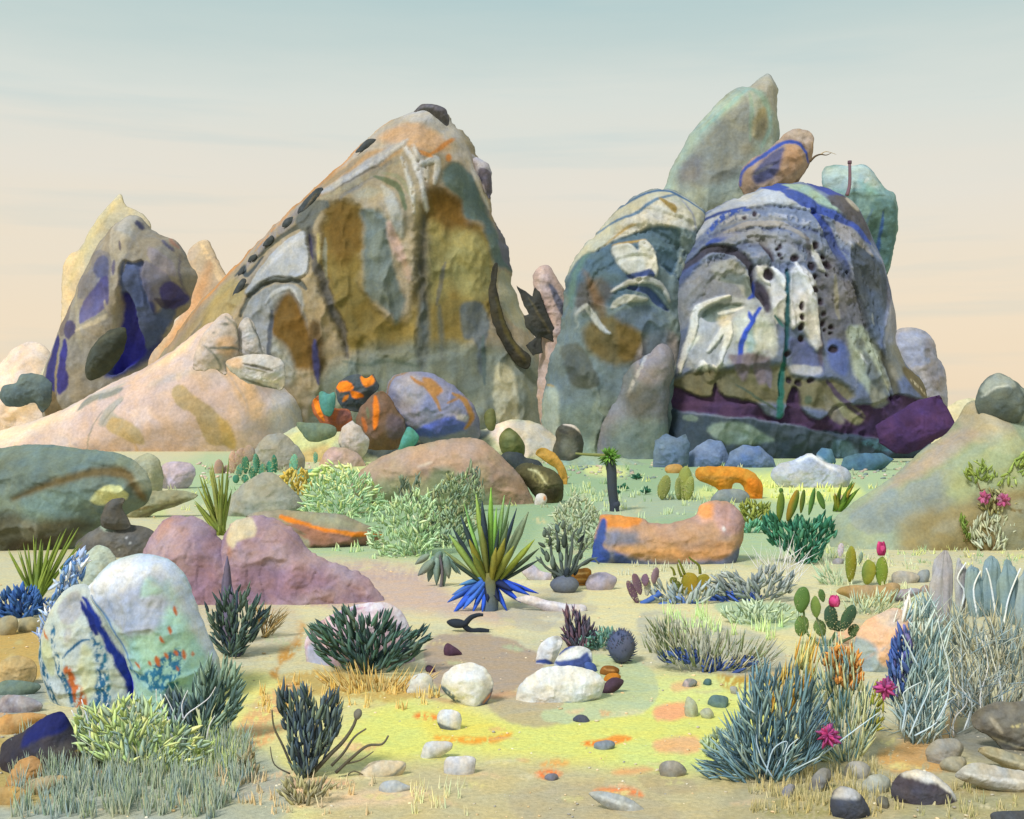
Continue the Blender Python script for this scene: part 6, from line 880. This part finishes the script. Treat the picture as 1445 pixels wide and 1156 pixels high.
# the large right-hand scrub
t, sp, r = shrub('shrub', 'big deep-teal triangular shrub with ochre brush and pale bare stems', 1085, 1100, '985,1088 1005,1065 1030,1035 1048,1000 1060,965 1075,935 1085,945 1100,960 1130,940 1160,985 1165,1040 1145,1075 1100,1095 1040,1096', 700, 36, 5.4, ['#587480', '#4c666f', '#668690', '#435a66', '#7a9494', '#8a9c94'], 98, 7, ('#34505c',), 3, fan=.8, jit=.3, dep=.35)
m = MB(); foliage(m, sp, '1090,985 1105,945 1130,910 1150,905 1158,930 1140,965 1110,1000', 90, 34, 6, ['#c4a24c', '#d4bc70', '#b98a3c', '#c9c890', '#8f9c70'], r, fan=.7, jit=.12, dep=.3, shape='grass'); m.build('ochre_brush', t)
for s in ['1085,1090 1068,1060 1062,1030 1078,1005', '1075,1085 1085,1050 1105,1040 1090,1075', '1060,1000 1042,985 1036,970', '1100,1085 1105,1050 1120,1035', '1110,1080 1140,1065 1150,1060']:
    m = MB(); path_tube(m, sp, s, 2.4, 1.0, '#8fa6b4', -26, col2='#b4c2c8'); m.build('branch', t)
shrub('shrub', 'pale sage scrub with thin curled stems left of the teal shrub', 1020, 1070, '990,1050 1005,1035 1030,1025 1040,1040 1030,1060 1000,1066', 110, 15, 7, ['#aab890', '#9cab88', '#8fa088'], 99, 3, ('#7a8a78',), 1.8, fan=.7, jit=.6, dep=.4)
t, sp, r = shrub('shrub', 'streaky pale yellow-teal scrub with a rusty crown and magenta blooms', 1195, 1075, '1120,1040 1135,990 1150,935 1160,915 1180,905 1205,915 1215,950 1230,990 1240,1030 1215,1060 1160,1072', 420, 32, 6, ['#a9b494', '#8fa49a', '#6a8a90', '#c4c89a', '#547880', '#b8bc90'], 100, 3, ('#5a7880',), 3, fan=.7, jit=.12, dep=.3, shape='grass')
m = MB(); foliage(m, sp, '1166,930 1180,912 1205,912 1214,935 1216,958 1195,966 1172,955', 130, 15, 9, ['#b37c3e', '#a87038', '#c08a4a', '#9c7240'], r, jit=.6, dep=.4); m.build('rusty_crown', t)
for (x, y, rx, ry, dp) in [(1142,1012,17,17,-95), (1236,962,15,12,-40)]:
    m = MB()
    for i in range(46):
        d = Vector((r.gauss(0, 1), r.gauss(0, .6), r.gauss(0, 1)+.2)).normalized(); m.blade(sp.at(x, y, dp), d, rx*r.uniform(.7, 1.2)*sp.k, 7*sp.k, pick(r, ['#943f74', '#a64880', '#8a3866', '#7a4470', '#a83a6c']), None, (0, 0, 0), 'dab', 4, .4, None, r)
    m.build('flower', t)
m = MB(); foliage(m, sp, '1130,1020 1150,1015 1150,1038 1136,1040', 26, 12, 7, ['#96803c', '#a38a40', '#8a7838'], r, jit=.5); foliage(m, sp, '1230,970 1246,968 1244,1020 1234,1026', 30, 16, 6, ['#8c8a34', '#7c8434', '#9c983c'], r, jit=.3); m.build('olive_leaves', t)
m = MB(); path_tube(m, sp, '1120,1080 1160,1050 1200,1020 1230,998', 2.6, 1.2, '#b4c4c8', -30); m.build('branch', t)
t, sp, r = shrub('shrub', 'tall blue-teal scrub with white curling stems on the right', 1290, 1050, '1262,1000 1262,960 1275,920 1282,880 1295,845 1310,840 1322,870 1340,900 1336,950 1330,1000 1325,1030 1280,1035', 520, 36, 4.6, ['#8fa5a6', '#7c969a', '#a3b4b0', '#6c8890', '#b0bcb4'], 101, 5, ('#5c7880',), 3, fan=.75, jit=.34, dep=.4)
m = MB(); foliage(m, sp, '1252,975 1256,930 1265,895 1280,885 1285,920 1275,970', 110, 22, 9, ['#3f5a90', '#4a5f98', '#5c5c90', '#37528a'], r, jit=.3, dep=.5); m.build('indigo_leaves', t)
for s in ['1272,1032 1285,1000 1300,965 1295,940', '1310,1010 1325,980 1328,940 1318,900 1312,868', '1262,1025 1268,990 1265,970 1290,955', '1280,1030 1310,1012 1325,985', '1285,935 1268,900 1262,890']:
    m = MB(); path_tube(m, sp, s, 2.6, 1.0, '#a9bcc4', -30, col2='#c4d0d4'); m.build('branch', t)
t, sp, r = shrub('shrub', 'ivory drooping leaves over a blue stump beside the blue-teal scrub', 1262, 945, '1245,890 1255,880 1275,850 1290,848 1298,880 1280,900 1258,930', 26, 34, 6, ['#d5d5d0', '#c6c9c6', '#dcdad2'], 102, 3, ('#4a6088',), 5, fan=.9, jit=.25, dep=.3)
rock('boulder', 'pale peach rock with a blue-grey flank above the rusty scrub crown', 'boulder', '1202,940 1206,905 1218,880 1240,866 1262,858 1280,866 1288,890 1280,920 1260,942', '#e6bd9a', by=948, T=26, base2='#e2b794', nz=.08, ops=[P('#a4b4b8', '1200,900 1225,905 1235,930 1250,945 1202,945', soft=4), P('#c9c0b0', '1240,862 1280,862 1270,880 1240,880', soft=4, op=.6), S('#b9b0a8', '1215,925 1255,900', 5, dry=.4)])
t, sp, r = shrub('shrub', 'wide translucent grey scrub with bent dark stems at the right edge', 1400, 1010, '1325,960 1328,910 1340,868 1380,860 1430,870 1470,890 1470,985 1420,990 1370,1000 1340,990', 520, 40, 4.6, ['#8f9a96', '#7c8c8c', '#a3a48e', '#708488', '#aca88a', '#86887c'], 104, 0, fan=.55, jit=.28, dep=.35, shape='grass')
for s, c in [('1335,1008 1345,985 1365,975 1392,962 1378,940', '#77776a'), ('1350,1010 1365,985 1380,975', '#7c7a6c'), ('1365,1010 1385,970 1400,955 1420,940', '#75766c'), ('1390,1008 1410,975 1430,960 1440,940', '#8a8674'), ('1400,1005 1405,960 1398,900 1390,870', '#a9b4b8'), ('1352,1000 1350,940 1348,880', '#9fadb2'), ('1378,1004 1420,990 1450,985', '#6f6e62'), ('1380,1000 1375,920 1370,880', '#a4b0b4'), ('1420,1000 1440,960 1450,950', '#c4c8c4')]:
    m = MB(); path_tube(m, sp, s, 3, 1.1, c, r.uniform(-30, -12)); m.build('branch', t)
shrub('grass_clump', 'pale sage grass between the pink-flowered cacti', 1222, 865, '1190,858 1200,838 1260,835 1300,845 1295,862 1230,868', 150, 17, 4, ['#b9c4a0', '#a3b494', '#c9caa0', '#9caf9c'], 105, 0, cat='grass', fan=.4, jit=.3, shape='grass', dep=.3)
shrub('grass_clump', 'thin mint-green grass left of the three-pad cactus', 1180, 826, '1150,815 1160,795 1180,800 1192,815 1180,826', 60, 22, 3, ['#a9bfa0', '#9cb498', '#b8c8a8'], 106, 0, cat='grass', fan=.8, jit=.2, shape='grass', dep=.4)
rock('rock_ledge', 'tan flat ledge of soil and rock beneath the three-pad cactus', 'rock', '1180,834 1200,826 1240,826 1262,822 1270,832 1250,848 1220,850 1196,842', '#b59a74', by=852, T=9, base2='#a58c5c', ops=[P('#a08a4c', '1205,842 1245,842 1240,850 1215,850', soft=2, dry=.2)])
for p, c, by, lb in [('1246,842 1262,834 1290,830 1300,834 1288,842 1262,848', '#a79fa4', 848, 'long mauve-grey flat stone right of the tan ledge'), ('1258,812 1268,806 1288,808 1298,816 1280,824 1262,822', '#b0aa9c', 824, 'beige rock with a grey top right of the three-pad cactus'), ('1290,818 1298,806 1310,804 1312,814 1304,822', '#8f9696', 823, 'small grey stone left of the pale cactus columns'), ('1298,832 1304,826 1310,828 1308,836 1300,836', '#a58f80', 836, 'tiny brown pebble left of the pale cactus columns'), ('1174,794 1180,788 1190,790 1188,796 1178,797', '#9a989c', 797, 'small grey pebble left of the three-pad cactus')]:
    rock('stone', lb, 'stone', p, c, by=by, T=7)
# plants of the hillside (they grow on its slope)
def hillplant(name, label, x, y, poly, n, ll, lw, pal, seed, **k):
    k.pop('D', 0); return shrub(name, label, x, y, poly, n, ll, lw, pal, seed, k.pop('stems', 2), ('#7a6a4c',), 1.6, D=D_on(HILL, min(x, 1440), y-4)-.05, **k)
hillplant('bush', 'leafy green bush growing on the right hill slope', 1385, 690, '1362,670 1368,655 1385,650 1400,658 1420,668 1440,640 1455,655 1450,685 1430,690 1405,684 1375,680', 150, 11, 6, ['#7f9048', '#8c9c58', '#748844'], 110, fan=.7, jit=.6, dep=.15, D=29.6)
t, sp, r = hillplant('bush', 'hillside bush with two faded magenta blooms', 1404, 722, '1380,715 1390,695 1410,692 1425,700 1430,716 1400,722', 70, 11, 6, ['#8c8a5c', '#96956c', '#7c7a50'], 111, fan=.7, jit=.6, dep=.15, D=28.9)
for (x, y, s) in [(1387, 702, 11), (1414, 706, 13)]:
    m = MB()
    for i in range(34):
        d = Vector((r.gauss(0, 1), r.gauss(0, .7), r.gauss(0, 1))).normalized(); m.blade(sp.at(x, y, -6), d, s*r.uniform(.7, 1)*sp.k, 6*sp.k, pick(r, ['#9c4a70', '#a85c80', '#955070', '#8c5a70']), None, (0, 0, 0), 'dab', 4, .4, None, r)
    m.build('flower', t)
hillplant('shrub', 'single green sprig on the brown lower part of the hill', 1362, 762, '1354,730 1360,728 1366,745 1370,760 1362,758 1356,742', 36, 10, 4, ['#647a34', '#728840', '#586c30'], 112, fan=.8, jit=.5, dep=.4, D=28.2)
hillplant('shrub', 'pale grey scrub on the hillside under the magenta blooms', 1400, 775, '1370,765 1376,735 1400,720 1425,728 1430,755 1410,775', 110, 15, 6, ['#a4ac94', '#97a08a', '#b0b49c'], 113, fan=.6, jit=.5, dep=.12, D=28)
r = random.Random(150)
t, sp, r = shrub('shrub', 'loose pale blue-grey tangle of wiry twigs between the teal scrub and the grey scrub', 1345, 1040, '1215,1010 1240,975 1290,960 1330,880 1350,850 1400,870 1440,900 1445,1000 1400,1020 1330,1035 1260,1045', 230, 44, 2.6, ['#8a9ca0', '#748c94', '#9aa6a2', '#a9ae9e', '#6c8088'], 151, 0, fan=.7, jit=.6, dep=.25, shape='grass', bend=.1)
for i in range(16):
    x = r.uniform(1235, 1440); y = 1040-abs(x-1330)*.2; h = r.uniform(60, 150); m = MB()
    path_tube(m, sp, f'{x},{y} {x+r.uniform(-14, 14)},{y-h*.35} {x+r.uniform(-22, 22)},{y-h*.7} {x+r.uniform(-30, 30)},{y-h}', r.uniform(1.8, 3), .7, r.choice(['#c9d0d0', '#b4c0c4', '#dcdcd4', '#8f8f80']), r.uniform(-20, 14)); m.build('branch', t)
# ------------------------------------------------------------------ loose grass and gravel nobody could count
r = random.Random(200); m = MB(); sp0 = Spot(722, 1000)
def tuft(x, y, n, l, w, pal, spread=6, lean=.25):
    D = dist_at(y); k = D/FP
    for i in range(n):
        p = Vector(((x+r.uniform(-spread, spread)-CX)*k, D+r.uniform(-spread, spread)*k, -.03)); m.blade(p, (r.uniform(-lean, lean), r.uniform(-lean, lean), 1), l*r.uniform(.4, 1.35)*k, w*r.uniform(.6, 1.2)*k, pick(r, pal), pick(r, pal)*1.15, (r.uniform(-.5, .5)*l*k, 0, -.15*l*k), 'grass', 4, .4, None, r)
for (poly, n, l, w, pal) in [
 ('20,1050 360,1050 350,1110 300,1156 20,1156', 480, 36, 3.4, ['#98a092', '#8a988e', '#7f8f80', '#a3a68c', '#8ea07c', '#74888a']), ('100,1030 330,1050 330,1090 120,1080', 150, 26, 4, ['#b4c480', '#a3b484', '#c4cc88']),
 ('930,860 1110,880 1120,905 940,895', 26, 24, 3, ['#bcd49a', '#aecb8a']), ('1060,1100 1240,1080 1240,1150 1060,1150', 120, 22, 2.4, ['#a39a6c', '#b3a878', '#8f8a64', '#c4b88c']), ('1240,1100 1445,1110 1445,1155 1240,1155', 34, 18, 3.5, ['#a09a70', '#b0a884', '#8c9068']),
 ('340,960 640,965 620,1000 360,1010', 34, 20, 4, ['#c4a860', '#b89c5c', '#cdb880']), ('580,1110 660,1110 660,1150 580,1150', 16, 22, 3, ['#bcc49a', '#c4bc94']), ('430,690 700,690 640,790 480,790', 60, 13, 4, ['#98b48c', '#aac294', '#8ba882', '#bccb90']), ('800,680 1000,690 1000,730 820,740', 40, 10, 3, ['#a6b898', '#98ac90', '#b8c494']), ('1060,680 1200,680 1200,705 1070,705', 30, 10, 3, ['#d0da84', '#c0cd80']), ('1150,760 1300,800 1290,860 1180,850', 40, 13, 3, ['#b8c09c', '#a8b494', '#c8c8a0']), ('240,1090 560,1110 560,1150 250,1150', 40, 20, 4, ['#a89c78', '#c4b08a', '#8c8870', '#d4b894']), ('870,770 1040,800 1040,830 880,830', 26, 12, 3, ['#b4b8a4', '#a4aa98'])]:
    q = pts(poly)
    for i in range(n): x, y = inside(r, q); tuft(x, y, 6, l, w, pal)
tag(m.build('grass', None, (0, 0, 0)), kind='stuff')
gm_ = MB(); r = random.Random(300)
for i in range(1500):
    y = 660+r.random()**.7*500; x = r.uniform(-20, 1465); D = dist_at(y); k = D/FP; s = (.7+2.2*r.random()**3)*(.5+.5*(y-600)/500)
    gm_.ball(((x-CX)*k, D, s*.25*k), s*k*r.uniform(1, 1.7), s*k, s*k*.6, r.uniform(-.3, .3), r.uniform(0, 3), lc(r.choice(['#b8ae94', '#a39c88', '#c9c2ac', '#8f8c84', '#cdb896', '#b8a27c'])), None, 8, 5, .35, i)
tag(gm_.build('gravel', None, (0, 0, 0)), kind='stuff')

m = MB(); r = random.Random(410)
for i in range(420):
    y = r.uniform(652, 676); x = r.choice((r.uniform(-20, 440), r.uniform(740, 940), r.uniform(1180, 1330), r.uniform(380, 800))); D = dist_at(y); k = D/FP; s = r.uniform(.8, 3.2)
    c = lc(r.choice(['#8f968c', '#a39c88', '#7d8a80', '#9a8f86', '#b4a898', '#6d7a78'] if x > 440 else ['#c9b3a6', '#b5a294', '#a39488', '#d0bfae']))
    m.ball(((x-CX)*k, D, s*.3*k), s*k*r.uniform(1, 1.8), s*k, s*k*.7, r.uniform(-.4, .4), r.uniform(0, 3), c, c*.8, 8, 5, .35, i)
tag(m.build('rubble', None, (0, 0, 0)), kind='stuff')
m = MB(); r = random.Random(411)
for i in range(300):
    y = r.uniform(654, 720); x = r.uniform(-20, 1300)
    if 1180 < x and y > 690: continue
    if i % 3 == 0: x = r.uniform(1150, 1470); y = r.uniform(770, 802)
    tuft(x, y, 7, r.uniform(5, 12), 2.2, r.choice((['#8fa882', '#a3b890', '#7f9878'], ['#b8c080', '#c4c98c', '#a8b47c'], ['#8c9480', '#9ca48c', '#a8a888'])), spread=7, lean=.5)
tag(m.build('scrub', None, (0, 0, 0)), kind='stuff')
